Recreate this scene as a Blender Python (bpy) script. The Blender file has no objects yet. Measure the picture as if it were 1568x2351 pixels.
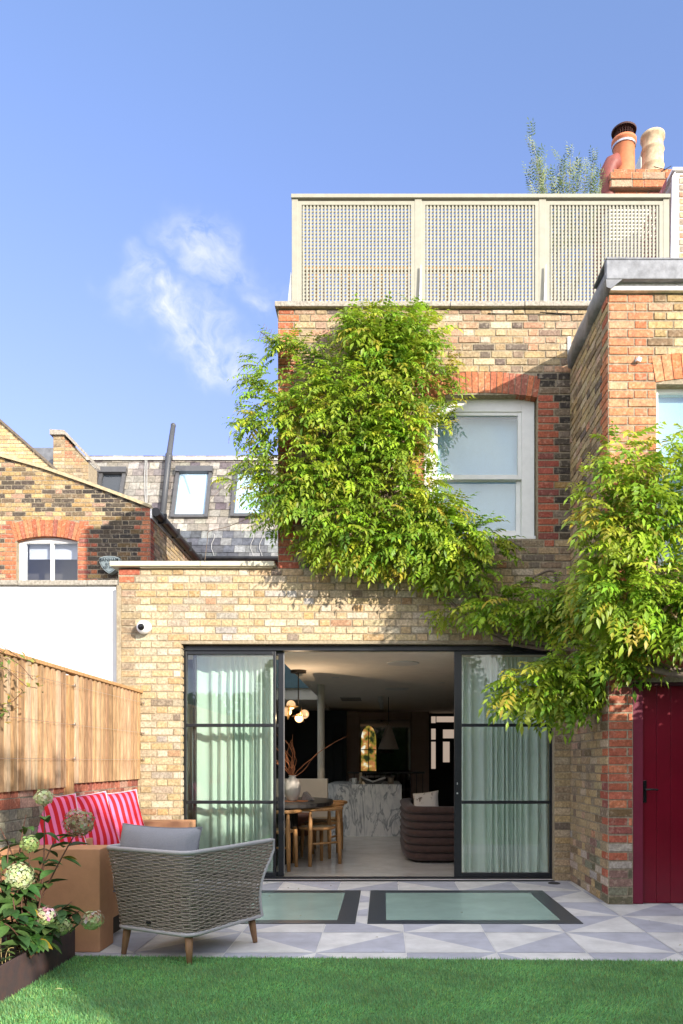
import bpy, bmesh, math, random
import numpy as np
from mathutils import Vector, Matrix, Euler
R = random.Random(7)
NR = np.random.RandomState(11)
S = bpy.context.scene
COL = S.collection
rad = math.radians

# ------------------------------------------------------------------ camera
F, VX, VY = 1740.0, 880.0, 1750.0          # focal length and vanishing point measured on the 1568 x 2351 photograph
CZ = 1.227
cam = bpy.data.objects.new('camera', bpy.data.cameras.new('camera')); COL.objects.link(cam)
cam.location = (0, 0, CZ); cam.rotation_euler = (rad(90), 0, 0)
cd = cam.data; cd.sensor_fit = 'VERTICAL'; cd.sensor_height = 36; cd.sensor_width = 24
cd.lens = 36 * F / 2351; cd.shift_x = -(VX - 784) / 2351; cd.shift_y = (VY - 1175.5) / 2351
cd.clip_start = 0.05; cd.clip_end = 2000
S.camera = cam
S.render.resolution_x, S.render.resolution_y = 683, 1024

# ------------------------------------------------------------------ light
SUN = Vector((0.85, -1.0, 0.43)).normalized()
elev = math.asin(SUN.z)
azim = math.atan2(SUN.x, SUN.y)
w = bpy.data.worlds.new('World'); S.world = w; w.use_nodes = True
nt = w.node_tree; nt.nodes.clear()
def N(t, typ, **k):
    n = t.nodes.new(typ)
    for a, b in k.items(): setattr(n, a, b)
    return n
wo = N(nt, 'ShaderNodeOutputWorld'); bg = N(nt, 'ShaderNodeBackground'); bg.inputs[1].default_value = 0.15
sky = N(nt, 'ShaderNodeTexSky', sky_type='NISHITA', sun_disc=False)
sky.sun_elevation = elev; sky.sun_rotation = azim; sky.altitude = 0; sky.air_density = 0.75; sky.dust_density = 0.0; sky.ozone_density = 3.0
# small wispy clouds: fixed directions in the sky, broken up by noise
tc = N(nt, 'ShaderNodeTexCoord')
def math_n(t, op, a=None, b=None, clamp=False):
    n = N(t, 'ShaderNodeMath', operation=op); n.use_clamp = clamp
    for i, v in enumerate((a, b)):
        if v is None: continue
        if isinstance(v, (int, float)): n.inputs[i].default_value = v
        else: t.links.new(v, n.inputs[i])
    return n.outputs[0]
def direction(x, y): return Vector(((x - VX) / F, 1, (VY - y) / F)).normalized()
warp = N(nt, 'ShaderNodeTexNoise'); warp.inputs['Scale'].default_value = 9; warp.inputs['Detail'].default_value = 4
nt.links.new(tc.outputs['Generated'], warp.inputs['Vector'])
vs = N(nt, 'ShaderNodeVectorMath', operation='SUBTRACT'); nt.links.new(warp.outputs['Color'], vs.inputs[0]); vs.inputs[1].default_value = (.5, .5, .5)
vsc = N(nt, 'ShaderNodeVectorMath', operation='SCALE'); nt.links.new(vs.outputs[0], vsc.inputs[0]); vsc.inputs['Scale'].default_value = 0.16
va = N(nt, 'ShaderNodeVectorMath', operation='ADD'); nt.links.new(tc.outputs['Generated'], va.inputs[0]); nt.links.new(vsc.outputs[0], va.inputs[1])
tot = None
for (cx, cy, rr, st) in ((420, 560, .058, .8), (350, 540, .035, .45), (480, 575, .04, .45), (285, 640, .042, .6), (335, 715, .05, .95), (380, 770, .055, .9), (440, 800, .06, .95), (510, 820, .05, .9), (535, 865, .035, .5), (590, 640, .032, .5), (430, 690, .03, .4)):
    d = N(nt, 'ShaderNodeVectorMath', operation='DISTANCE'); nt.links.new(va.outputs[0], d.inputs[0]); d.inputs[1].default_value = direction(cx + (45 if cx < 560 else 12), cy + 22)
    m = N(nt, 'ShaderNodeMapRange', interpolation_type='SMOOTHERSTEP'); nt.links.new(d.outputs['Value'], m.inputs[0])
    m.inputs[1].default_value = rr * 1.08; m.inputs[2].default_value = 0.0; m.inputs[3].default_value = 0; m.inputs[4].default_value = st
    tot = m.outputs[0] if tot is None else math_n(nt, 'MAXIMUM', tot, m.outputs[0])
cn = N(nt, 'ShaderNodeTexNoise'); cn.inputs['Scale'].default_value = 26; cn.inputs['Detail'].default_value = 7; cn.inputs['Roughness'].default_value = .62
nt.links.new(va.outputs[0], cn.inputs['Vector'])
cr = N(nt, 'ShaderNodeMapRange'); nt.links.new(cn.outputs[0], cr.inputs[0]); cr.inputs[1].default_value = .33; cr.inputs[2].default_value = .68
cm = math_n(nt, 'MULTIPLY', math_n(nt, 'MULTIPLY', tot, cr.outputs[0]), .95, True)
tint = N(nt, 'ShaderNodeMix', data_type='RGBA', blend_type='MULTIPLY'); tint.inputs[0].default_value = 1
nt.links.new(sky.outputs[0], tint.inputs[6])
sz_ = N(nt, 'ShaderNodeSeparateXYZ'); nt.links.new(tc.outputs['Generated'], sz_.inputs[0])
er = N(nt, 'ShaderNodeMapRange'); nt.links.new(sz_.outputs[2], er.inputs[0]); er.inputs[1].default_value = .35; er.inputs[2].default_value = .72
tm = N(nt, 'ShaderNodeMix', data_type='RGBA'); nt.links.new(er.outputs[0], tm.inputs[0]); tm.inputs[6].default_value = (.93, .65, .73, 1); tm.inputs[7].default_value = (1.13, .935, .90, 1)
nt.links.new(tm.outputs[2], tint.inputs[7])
mix = N(nt, 'ShaderNodeMix', data_type='RGBA'); nt.links.new(cm, mix.inputs[0]); nt.links.new(tint.outputs[2], mix.inputs[6])
mix.inputs[7].default_value = (2.2, 2.25, 2.4, 1)
# unseen broken cloud, added behind the camera to brighten the shaded garden
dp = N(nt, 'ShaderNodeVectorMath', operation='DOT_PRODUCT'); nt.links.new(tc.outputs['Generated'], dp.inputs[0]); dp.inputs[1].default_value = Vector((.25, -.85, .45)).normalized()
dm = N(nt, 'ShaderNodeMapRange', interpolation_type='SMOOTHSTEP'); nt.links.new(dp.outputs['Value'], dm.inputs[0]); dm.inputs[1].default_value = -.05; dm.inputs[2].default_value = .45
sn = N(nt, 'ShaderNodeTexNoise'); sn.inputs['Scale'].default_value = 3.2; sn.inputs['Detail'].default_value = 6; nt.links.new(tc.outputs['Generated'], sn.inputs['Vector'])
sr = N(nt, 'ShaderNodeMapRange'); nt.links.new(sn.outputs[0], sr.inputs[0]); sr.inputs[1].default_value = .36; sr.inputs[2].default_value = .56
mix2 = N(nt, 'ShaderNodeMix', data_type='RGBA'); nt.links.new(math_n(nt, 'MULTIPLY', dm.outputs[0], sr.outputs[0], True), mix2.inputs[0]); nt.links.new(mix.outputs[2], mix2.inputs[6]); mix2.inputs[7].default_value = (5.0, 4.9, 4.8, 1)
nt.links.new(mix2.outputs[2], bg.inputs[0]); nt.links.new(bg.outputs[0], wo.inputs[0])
sl = bpy.data.lights.new('sun', 'SUN'); sl.energy = 2.25; sl.angle = rad(.55); sl.color = (1, .91, .78)
so = bpy.data.objects.new('sun', sl); COL.objects.link(so); so.rotation_euler = SUN.to_track_quat('Z', 'Y').to_euler(); so.location = (12, -12, 9)
S.view_settings.view_transform = 'Standard'; S.view_settings.look = 'None'; S.view_settings.gamma = 1
S.view_settings.exposure = 1.75

# ------------------------------------------------------------------ helpers
def WX(x, Y): return (x - VX) * Y / F
def WZ(y, Y): return CZ + (VY - y) * Y / F
def P(x, y, Y): return Vector((WX(x, Y), Y, WZ(y, Y)))

MATS = {}
def mat(name, col, rough=.7, noise=0, nscale=30, bump=0, bscale=80, metal=0, attr=False, spec=.4, sheen=0, coat=0, stretch=None, col2=None, lo=.35, hi=.65, trans=0):
    if name in MATS: return MATS[name]
    m = bpy.data.materials.new(name); m.use_nodes = True; t = m.node_tree; b = t.nodes['Principled BSDF']
    b.inputs['Roughness'].default_value = rough; b.inputs['Metallic'].default_value = metal
    b.inputs['Specular IOR Level'].default_value = spec
    if sheen: b.inputs['Sheen Weight'].default_value = sheen
    if coat: b.inputs['Coat Weight'].default_value = coat; b.inputs['Coat Roughness'].default_value = .08
    tcn = N(t, 'ShaderNodeTexCoord'); vec = tcn.outputs['Object']
    if stretch:
        mp = N(t, 'ShaderNodeMapping'); mp.inputs['Scale'].default_value = stretch; t.links.new(vec, mp.inputs[0]); vec = mp.outputs[0]
    src = None
    if attr:
        a = N(t, 'ShaderNodeAttribute', attribute_name='Col'); src = a.outputs['Color']
    if noise or col2:
        nz = N(t, 'ShaderNodeTexNoise'); nz.inputs['Scale'].default_value = nscale; nz.inputs['Detail'].default_value = 5; nz.inputs['Roughness'].default_value = .65
        t.links.new(vec, nz.inputs['Vector'])
        mr = N(t, 'ShaderNodeMapRange'); t.links.new(nz.outputs[0], mr.inputs[0]); mr.inputs[1].default_value = lo; mr.inputs[2].default_value = hi
        if col2:
            mx = N(t, 'ShaderNodeMix', data_type='RGBA'); t.links.new(mr.outputs[0], mx.inputs[0])
            mx.inputs[6].default_value = (*col, 1); mx.inputs[7].default_value = (*col2, 1); src = mx.outputs[2]
        else:
            mr.inputs[3].default_value = 1 - noise; mr.inputs[4].default_value = 1 + noise * .8
            mx = N(t, 'ShaderNodeMix', data_type='RGBA', blend_type='MULTIPLY'); mx.inputs[0].default_value = 1
            if src is None: mx.inputs[6].default_value = (*col, 1)
            else: t.links.new(src, mx.inputs[6])
            t.links.new(mr.outputs[0], mx.inputs[7]); src = mx.outputs[2]
    if src is None: b.inputs['Base Color'].default_value = (*col, 1)
    else: t.links.new(src, b.inputs['Base Color'])
    if bump:
        nb = N(t, 'ShaderNodeTexNoise'); nb.inputs['Scale'].default_value = bscale; nb.inputs['Detail'].default_value = 4; t.links.new(vec, nb.inputs['Vector'])
        bp = N(t, 'ShaderNodeBump'); bp.inputs['Strength'].default_value = bump; bp.inputs['Distance'].default_value = .004
        t.links.new(nb.outputs[0], bp.inputs['Height']); t.links.new(bp.outputs[0], b.inputs['Normal'])
    if trans:
        tr = N(t, 'ShaderNodeBsdfTranslucent'); ms = N(t, 'ShaderNodeMixShader'); ms.inputs[0].default_value = trans
        if src is None: tr.inputs[0].default_value = (*col, 1)
        else: t.links.new(src, tr.inputs[0])
        t.links.new(b.outputs[0], ms.inputs[1]); t.links.new(tr.outputs[0], ms.inputs[2]); t.links.new(ms.outputs[0], t.nodes['Material Output'].inputs[0])
    MATS[name] = m; return m

def glass_mat(name, tintc=(1, 1, 1), rough=.0, ior=1.5, boost=1.0):
    m = bpy.data.materials.new(name); m.use_nodes = True; t = m.node_tree; t.nodes.clear()
    o = N(t, 'ShaderNodeOutputMaterial'); fr = N(t, 'ShaderNodeFresnel'); ge = N(t, 'ShaderNodeNewGeometry')
    t.links.new(math_n(t, 'ADD', math_n(t, 'MULTIPLY', ge.outputs['Backfacing'], 1 / ior - ior), ior), fr.inputs[0])
    tr = N(t, 'ShaderNodeBsdfTransparent'); tr.inputs[0].default_value = (*tintc, 1)
    gl = N(t, 'ShaderNodeBsdfGlossy'); gl.inputs['Roughness'].default_value = rough
    f2 = math_n(t, 'MULTIPLY', fr.outputs[0], boost, True)
    ms = N(t, 'ShaderNodeMixShader'); t.links.new(f2, ms.inputs[0]); t.links.new(tr.outputs[0], ms.inputs[1]); t.links.new(gl.outputs[0], ms.inputs[2])
    t.links.new(ms.outputs[0], o.inputs[0]); MATS[name] = m; return m

def emit_mat(name, col, st):
    m = bpy.data.materials.new(name); m.use_nodes = True; b = m.node_tree.nodes['Principled BSDF']
    b.inputs['Base Color'].default_value = (*col, 1); b.inputs['Emission Color'].default_value = (*col, 1); b.inputs['Emission Strength'].default_value = st
    MATS[name] = m; return m

class MB:
    """collects geometry for ONE mesh object, in world coordinates"""
    def __init__(s): s.v = []; s.f = []; s.m = []; s.c = []; s.uv = None
    def add(s, vs, fs, mi=0, c=(1, 1, 1)):
        o = len(s.v); s.v += [tuple(v) for v in vs]
        for f in fs: s.f.append(tuple(i + o for i in f)); s.m.append(mi); s.c.append(c)
        return s
    def box(s, x0, x1, y0, y1, z0, z1, mi=0, c=(1, 1, 1)):
        return s.add([(x0, y0, z0), (x1, y0, z0), (x1, y1, z0), (x0, y1, z0), (x0, y0, z1), (x1, y0, z1), (x1, y1, z1), (x0, y1, z1)],
                     [(0, 3, 2, 1), (4, 5, 6, 7), (0, 1, 5, 4), (1, 2, 6, 5), (2, 3, 7, 6), (3, 0, 4, 7)], mi, c)
    def obox(s, ctr, sx, sy, sz, M=None, mi=0, c=(1, 1, 1)):
        M = M or Matrix.Identity(3); ctr = Vector(ctr)
        vs = [ctr + M @ Vector((a * sx / 2, b * sy / 2, d * sz / 2)) for d in (-1, 1) for a, b in ((-1, -1), (1, -1), (1, 1), (-1, 1))]
        return s.add(vs, [(0, 3, 2, 1), (4, 5, 6, 7), (0, 1, 5, 4), (1, 2, 6, 5), (2, 3, 7, 6), (3, 0, 4, 7)], mi, c)
    def tube(s, pts, r, n=8, mi=0, c=(1, 1, 1), closed=False, caps=True):
        pts = [Vector(p) for p in pts]; k = len(pts)
        rs = r if isinstance(r, (list, tuple)) else [r] * k
        o = len(s.v); up = None; prevx = None
        for i, p in enumerate(pts):
            a = pts[(i - 1) % k] if (closed or i > 0) else p; b = pts[(i + 1) % k] if (closed or i < k - 1) else p
            t = (b - a); t = t.normalized() if t.length > 1e-9 else Vector((0, 0, 1))
            if prevx is None:
                h = Vector((0, 0, 1)) if abs(t.z) < .9 else Vector((1, 0, 0)); x = t.cross(h).normalized()
            else:
                x = prevx - t * prevx.dot(t)
                x = x.normalized() if x.length > 1e-6 else t.orthogonal().normalized()
            prevx = x; y = t.cross(x)
            for j in range(n):
                q = 2 * math.pi * j / n; s.v.append(tuple(p + (x * math.cos(q) + y * math.sin(q)) * rs[i]))
        for i in range(k if closed else k - 1):
            for j in range(n):
                a = o + i * n + j; b = o + i * n + (j + 1) % n; i2 = (i + 1) % k
                s.f.append((a, b, o + i2 * n + (j + 1) % n, o + i2 * n + j)); s.m.append(mi); s.c.append(c)
        if caps and not closed:
            s.f.append(tuple(o + j for j in range(n))[::-1]); s.m.append(mi); s.c.append(c)
            s.f.append(tuple(o + (k - 1) * n + j for j in range(n))); s.m.append(mi); s.c.append(c)
        return s
    def cyl(s, p0, p1, r0, r1=None, n=16, mi=0, c=(1, 1, 1)):
        return s.tube([p0, p1], [r0, r0 if r1 is None else r1], n, mi, c)
    def lathe(s, ctr, prof, n=24, mi=0, c=(1, 1, 1), M=None):
        ctr = Vector(ctr); M = M or Matrix.Identity(3); o = len(s.v)
        for (r, z) in prof:
            for j in range(n):
                q = 2 * math.pi * j / n; s.v.append(tuple(ctr + M @ Vector((r * math.cos(q), r * math.sin(q), z))))
        for i in range(len(prof) - 1):
            for j in range(n):
                s.f.append((o + i * n + j, o + i * n + (j + 1) % n, o + (i + 1) * n + (j + 1) % n, o + (i + 1) * n + j)); s.m.append(mi); s.c.append(c)
        return s
    def sphere(s, ctr, r, n=16, mi=0, c=(1, 1, 1), sz=1):
        pr = [(max(1e-4, r * math.sin(math.pi * i / (n // 2 + 2))), -r * sz * math.cos(math.pi * i / (n // 2 + 2))) for i in range(n // 2 + 3)]
        return s.lathe(ctr, pr, n, mi, c)
    def prism(s, poly, y0, y1, mi=0, c=(1, 1, 1)):
        """polygon in (x,z), extruded along y"""
        n = len(poly); vs = [(x, y0, z) for x, z in poly] + [(x, y1, z) for x, z in poly]
        return s.add(vs, [tuple(range(n)), tuple(range(2 * n - 1, n - 1, -1))] + [(i, i + n, (i + 1) % n + n, (i + 1) % n) for i in range(n)], mi, c)
    def build(s, name, mats, parent=None, smooth=False, bevel=0, seg=2, label=None):
        me = bpy.data.meshes.new(name); me.from_pydata(s.v, [], s.f); 
        if not isinstance(mats, (list, tuple)): mats = [mats]
        for m in mats: me.materials.append(m)
        me.polygons.foreach_set('material_index', s.m)
        if smooth: me.polygons.foreach_set('use_smooth', [True] * len(s.f))
        if any(c != (1, 1, 1) for c in s.c):
            at = me.color_attributes.new('Col', 'FLOAT_COLOR', 'CORNER'); arr = []
            for f, c in zip(s.f, s.c): arr += [c[0], c[1], c[2], 1.0] * len(f)
            at.data.foreach_set('color', arr)
        if s.uv:
            ul = me.uv_layers.new(name='UVMap'); arr = []
            for f in s.f:
                for i in f: arr += s.uv[i]
            ul.data.foreach_set('uv', arr)
        me.update()
        return link(name, me, parent, bevel, seg, label)

def link(name, me, parent=None, bevel=0, seg=2, label=None):
    o = bpy.data.objects.new(name, me); COL.objects.link(o)
    if parent is not None: put(o, parent)
    if bevel:
        b = o.modifiers.new('bevel', 'BEVEL'); b.width = bevel; b.segments = seg; b.limit_method = 'ANGLE'
    if label: o['label'] = label
    return o
def root_loc(p):
    v = Vector((0, 0, 0))
    while p is not None: v += Vector(p.location); p = None if p.get('_sub') else p.parent
    return v
def put(o, parent):
    o.parent = parent
    base = parent
    while base.parent is not None: base = base.parent
    if parent.parent is None and parent.type == 'EMPTY': o.matrix_parent_inverse = Matrix.Translation(-Vector(parent.location))
def thing(name, label, cat, loc=(0, 0, 0), group=None):
    o = bpy.data.objects.new(name, None); COL.objects.link(o); o.location = loc; o['label'] = label; o['category'] = cat
    o.empty_display_size = .1
    if group: o['group'] = group
    return o
def tag(o, label, cat, group=None, kind=None):
    o['label'] = label; o['category'] = cat
    if group: o['group'] = group
    if kind: o['kind'] = kind
    return o
def struct(o): o['kind'] = 'structure'; return o
def copy_tree(o, parent=None):
    c = o.copy(); COL.objects.link(c)
    if parent: c.parent = parent
    for ch in list(o.children): copy_tree(ch, c)
    return c
def npmesh(name, V, Fc, cols, m, parent=None, per=3, smooth=False):
    """numpy mesh with per-vertex colours"""
    me = bpy.data.meshes.new(name); nv = len(V); nf = len(Fc)
    me.vertices.add(nv); me.vertices.foreach_set('co', np.asarray(V, dtype=np.float32).ravel())
    me.loops.add(nf * per); me.loops.foreach_set('vertex_index', np.asarray(Fc, dtype=np.int32).ravel())
    me.polygons.add(nf); me.polygons.foreach_set('loop_start', np.arange(nf, dtype=np.int32) * per)
    me.polygons.foreach_set('loop_total', np.full(nf, per, dtype=np.int32))
    at = me.color_attributes.new('Col', 'FLOAT_COLOR', 'POINT')
    ca = np.ones((nv, 4), dtype=np.float32); ca[:, :3] = cols; at.data.foreach_set('color', ca.ravel())
    me.materials.append(m); me.update(calc_edges=True); me.validate()
    return link(name, me, parent)

# ------------------------------------------------------------------ materials
def weathered(name, attr, col, k_fine=.42, soot=(.12, .095, .075), k_soot=.62, seed=0.0):
    m = mat(name, col, .93, k_fine, 46, .9, 130, attr=attr, spec=.15, lo=.3, hi=.7); t = m.node_tree; b_ = t.nodes['Principled BSDF']
    src = b_.inputs['Base Color'].links[0].from_socket; tcn = [n for n in t.nodes if n.type == 'TEX_COORD'][0]
    n1 = N(t, 'ShaderNodeTexNoise'); n1.inputs['Scale'].default_value = 9; n1.inputs['Detail'].default_value = 6; n1.inputs['Roughness'].default_value = .7; t.links.new(tcn.outputs['Object'], n1.inputs['Vector'])
    n2 = N(t, 'ShaderNodeTexNoise'); n2.inputs['Scale'].default_value = 1.1; n2.inputs['Detail'].default_value = 5; t.links.new(tcn.outputs['Object'], n2.inputs['Vector'])
    a1 = N(t, 'ShaderNodeMapRange'); t.links.new(n1.outputs[0], a1.inputs[0]); a1.inputs[1].default_value = .48; a1.inputs[2].default_value = .72
    a2 = N(t, 'ShaderNodeMapRange'); t.links.new(n2.outputs[0], a2.inputs[0]); a2.inputs[1].default_value = .35; a2.inputs[2].default_value = .65; a2.inputs[3].default_value = .35
    f = math_n(t, 'MULTIPLY', math_n(t, 'MULTIPLY', a1.outputs[0], a2.outputs[0]), k_soot, True)
    mx = N(t, 'ShaderNodeMix', data_type='RGBA'); t.links.new(f, mx.inputs[0]); t.links.new(src, mx.inputs[6]); mx.inputs[7].default_value = (*soot, 1)
    n3 = N(t, 'ShaderNodeTexNoise'); n3.inputs['Scale'].default_value = 23; n3.inputs['Detail'].default_value = 4; t.links.new(tcn.outputs['Object'], n3.inputs['Vector'])
    a3 = N(t, 'ShaderNodeMapRange'); t.links.new(n3.outputs[0], a3.inputs[0]); a3.inputs[1].default_value = .56; a3.inputs[2].default_value = .74; a3.inputs[4].default_value = .38
    mx2 = N(t, 'ShaderNodeMix', data_type='RGBA'); t.links.new(a3.outputs[0], mx2.inputs[0]); t.links.new(mx.outputs[2], mx2.inputs[6]); mx2.inputs[7].default_value = (.58, .50, .38, 1)
    t.links.new(mx2.outputs[2], b_.inputs['Base Color']); return m
BRICK = weathered('brick', True, (1, 1, 1))
MORTAR = weathered('mortar', False, (.36, .30, .21), .25, k_soot=.6)
MORTAR_OLD = weathered('mortar_old', False, (.33, .28, .20), .3, k_soot=.8)
CONC = mat('concrete', (.36, .33, .28), .9, .35, 45, .8, 160, spec=.2)
LEAD = mat('lead', (.20, .21, .23), .55, .3, 9, .5, 20, metal=.3, spec=.5)
WHITE = mat('white_paint', (.80, .81, .80), .45, .05, 8, .1, 30)
RENDER_W = mat('white_render', (.80, .80, .79), .8, .05, 5, .4, 60, spec=.2)
BLACK = mat('black_steel', (.012, .014, .018), .35, .2, 20, 0, spec=.5)
SAGE = mat('sage_paint', (.35, .34, .275), .6, .06, 12, .2, 60)
GLASS = glass_mat('clear_glass', (.955, .985, .97), 0, 1.5, 1.3)
GLASS_W = glass_mat('window_glass', (.88, .93, .93), 0, 1.5, 2.2)
WOODF = mat('fence_wood', (1, 1, 1), .75, .35, 5, .5, 40, attr=True, stretch=(14, 14, 1.2), spec=.2)
SLATE = mat('slate', (1, 1, 1), .55, .35, 14, .5, 60, attr=True, spec=.4)

# ------------------------------------------------------------------ brickwork
def jit(c, a=.12):
    k = 1 + R.uniform(-a, a); return (c[0] * k * (1 + R.uniform(-.04, .04)), c[1] * k, c[2] * k * (1 + R.uniform(-.06, .06)))
def pick(tab):
    t = R.random() * sum(a for a, _ in tab)
    for a, c in tab:
        t -= a
        if t <= 0: return jit(c)
    return jit(tab[-1][1])
STOCK = [(5, (.54, .43, .275)), (4, (.50, .375, .215)), (3, (.58, .50, .37)), (1.2, (.48, .32, .16)), (1.6, (.44, .365, .265)), (.4, (.44, .27, .16)), (.5, (.42, .38, .33)), (.2, (.26, .20, .15))]
OLD = [(4, (.40, .30, .18)), (3, (.45, .33, .18)), (2.2, (.34, .26, .17)), (1.6, (.48, .38, .26)), (1.2, (.27, .20, .14)), (.8, (.48, .33, .23)), (.6, (.17, .135, .11)), (.35, (.44, .23, .14))]
PINKY = [(3, (.44, .33, .20)), (1.6, (.42, .28, .19)), (2.4, (.38, .28, .17)), (1, (.52, .43, .32)), (.7, (.44, .25, .16)), (1.0, (.24, .17, .13)), (.6, (.15, .12, .10))]
REDB = [(5, (.50, .175, .085)), (2, (.54, .22, .11)), (1.5, (.43, .14, .08)), (.6, (.37, .13, .09))]
DARK = [(4, (.06, .052, .046)), (3, (.10, .08, .06)), (2, (.18, .12, .06)), (.6, (.34, .22, .09))]
SOOTRED = [(4, (.42, .125, .075)), (2, (.36, .10, .07)), (1.2, (.27, .09, .075)), (1, (.50, .17, .09))]
MOSSY = [(3, (.16, .15, .10)), (2, (.26, .16, .13)), (2, (.22, .22, .15)), (1, (.40, .36, .32))]
CH = .0752
def bricks(mb, axis, plane, out, spans, v0, v1, pal, L=.225, H=.1125, gap=.0125, depth=.007, start=0, ch=CH, bond='flemish'):
    """axis 'x' or 'y' = the wall's horizontal direction; plane = its fixed coordinate; out = +-1 outward direction"""
    row = start; v = v0
    while v < v1 - .01:
        vt = min(v + ch, v1)
        for (a, b) in spans((v + vt) / 2):
            u = a; k = row % 2
            first = True
            while u < b - .008:
                ln = (L if k % 2 == 0 else H) if bond == 'flemish' else L
                if bond != 'flemish' and first and row % 2: ln = L / 2
                if first and bond == 'flemish' and row % 2 == 1: ln = H * 1.5
                ln += R.uniform(-.004, .004)
                e = min(u + ln, b)
                if b - e < .035: e = b
                first = False
                c = pal((u + e) / 2, (v + vt) / 2)
                g = gap / 2; r = depth * R.uniform(.6, 1.5); j = lambda: R.uniform(-.0022, .0022)
                q0, q1, w0, w1 = u + g + j(), e - g + j(), v + g + j() * 1.3, vt - g + j() * 1.3
                if q1 - q0 > .012:
                    bv = .003
                    pts = []
                    for (uu, ww, dd) in ((q0, w0, 0), (q1, w0, 0), (q1, w1, 0), (q0, w1, 0), (q0 + bv, w0 + bv, r), (q1 - bv, w0 + bv + j() * .5, r), (q1 - bv, w1 - bv, r + j() * .6), (q0 + bv, w1 - bv + j() * .5, r)):
                        pts.append((uu, plane + out * dd, ww) if axis == 'x' else (plane + out * dd, uu, ww))
                    mb.add(pts, [(4, 5, 6, 7), (0, 1, 5, 4), (1, 2, 6, 5), (2, 3, 7, 6), (3, 0, 4, 7)], 0, c)
                u = e; k += 1
        v = vt; row += 1
def minus(sp, holes):
    for (a, b) in holes:
        o = []
        for (p, q) in sp:
            if b <= p or a >= q: o.append((p, q)); continue
            if a > p: o.append((p, a))
            if b < q: o.append((b, q))
        sp = o
    return sp
def arch_ring(mb, cx, half, zs, rise, hgt, y, n, pal, t=.012, back=.12):
    """segmental arch of bricks on end, facing -y; zs = springing height"""
    Rr = (half * half + rise * rise) / (2 * rise); cz = zs + rise - Rr; a0 = math.asin(half / Rr)
    for i in range(n):
        a = -a0 + 2 * a0 * i / n; b = -a0 + 2 * a0 * (i + 1) / n; g = .004 / Rr
        a += g; b -= g; ro = Rr + hgt * R.uniform(.985, 1.01)
        q = [(cx + Rr * math.sin(a), cz + Rr * math.cos(a)), (cx + Rr * math.sin(b), cz + Rr * math.cos(b)), (cx + ro * math.sin(b), cz + ro * math.cos(b)), (cx + ro * math.sin(a), cz + ro * math.cos(a))]
        mb.prism(q, y - t * R.uniform(.8, 1.1), y + back, 0, pal(0, 0))
    return lambda v: (None if v < zs or (v - cz) > Rr + hgt else None), (cx, cz, Rr + hgt, half)

YW = 7.85           # plane of the rear facade
XL, XR = WX(272, YW), WX(1310, YW)
# ================================================================== GROUND, PATIO, LAWN
g = MB().add([(-400, -400, -.06), (400, -400, -.06), (400, 400, -.06), (-400, 400, -.06)], [(0, 1, 2, 3)]).build('ground', mat('soil_ground', (.09, .075, .05), .95, .4, 6))
struct(g)
TL = (.67, .665, .67); TD = (.45, .46, .535)
pm = mat('paving', (1, 1, 1), .62, .13, 5, .12, 200, attr=True, spec=.35)
grout = mat('grout', (.80, .79, .78), .85)
b = MB(); b.box(-4.2, 5.2, 4.55, YW + .12, -.05, -.004, 1)
T0x, T0y, TP = .150, 4.885, .583
holes = [(-1.862, -.208, 5.748, 7.247), (-.128, 1.524, 5.748, 7.247)]
def clip_poly(poly, x0, x1, y0, y1):
    for ax, val, sgn in ((0, x0, 1), (0, x1, -1), (1, y0, 1), (1, y1, -1)):
        out = []
        for i in range(len(poly)):
            p, q = poly[i], poly[(i + 1) % len(poly)]; dp = (p[ax] - val) * sgn; dq = (q[ax] - val) * sgn
            if dp >= 0: out.append(p)
            if dp * dq < 0: t = dp / (dp - dq); out.append((p[0] + (q[0] - p[0]) * t, p[1] + (q[1] - p[1]) * t))
        poly = out
        if len(poly) < 3: return []
    return poly
def area(p): return abs(sum(p[i][0] * p[(i + 1) % len(p)][1] - p[(i + 1) % len(p)][0] * p[i][1] for i in range(len(p)))) / 2
cellsY = [4.55, 5.748, 7.247, YW + .1]; 
for k in range(-8, 9):
    for j in range(-1, 6):
        x0, y0 = T0x + k * TP, T0y + j * .5842; x1, y1 = x0 + TP - .006, y0 + .5842 - .006
        vr = R.uniform(.93, 1.05)
        lt = tuple(a * vr for a in TL); dk = tuple(a * vr for a in TD)
        A = (k + j) % 2 != 0; ev = j % 2 == 0
        if A: t1, t2 = [(x0, y0), (x1, y1), (x0, y1)], [(x0, y0), (x1, y0), (x1, y1)]; c1, c2 = (lt, dk) if ev else (dk, lt)
        else: t1, t2 = [(x0, y0), (x1, y0), (x0, y1)], [(x1, y0), (x1, y1), (x0, y1)]; c1, c2 = (lt, dk) if ev else (dk, lt)
        for tri, c in ((t1, c1), (t2, c2)):
            pieces = []
            for (rx0, rx1, ry0, ry1) in ((-4.2, 5.2, 4.55, 5.748), (-4.2, 5.2, 7.247, YW + .1), (-4.2, -1.862, 5.748, 7.247), (-.208, -.128, 5.748, 7.247), (1.524, 5.2, 5.748, 7.247)):
                q = clip_poly(tri, rx0, rx1, ry0, ry1)
                if len(q) > 2 and area(q) > 1e-5: b.add([(px, py, 0) for px, py in q], [tuple(range(len(q)))], 0, c)
patio = struct(b.build('patio_paving', [pm, grout])); patio['label'] = 'pale and lavender grey paving tiles laid in triangles'
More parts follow.
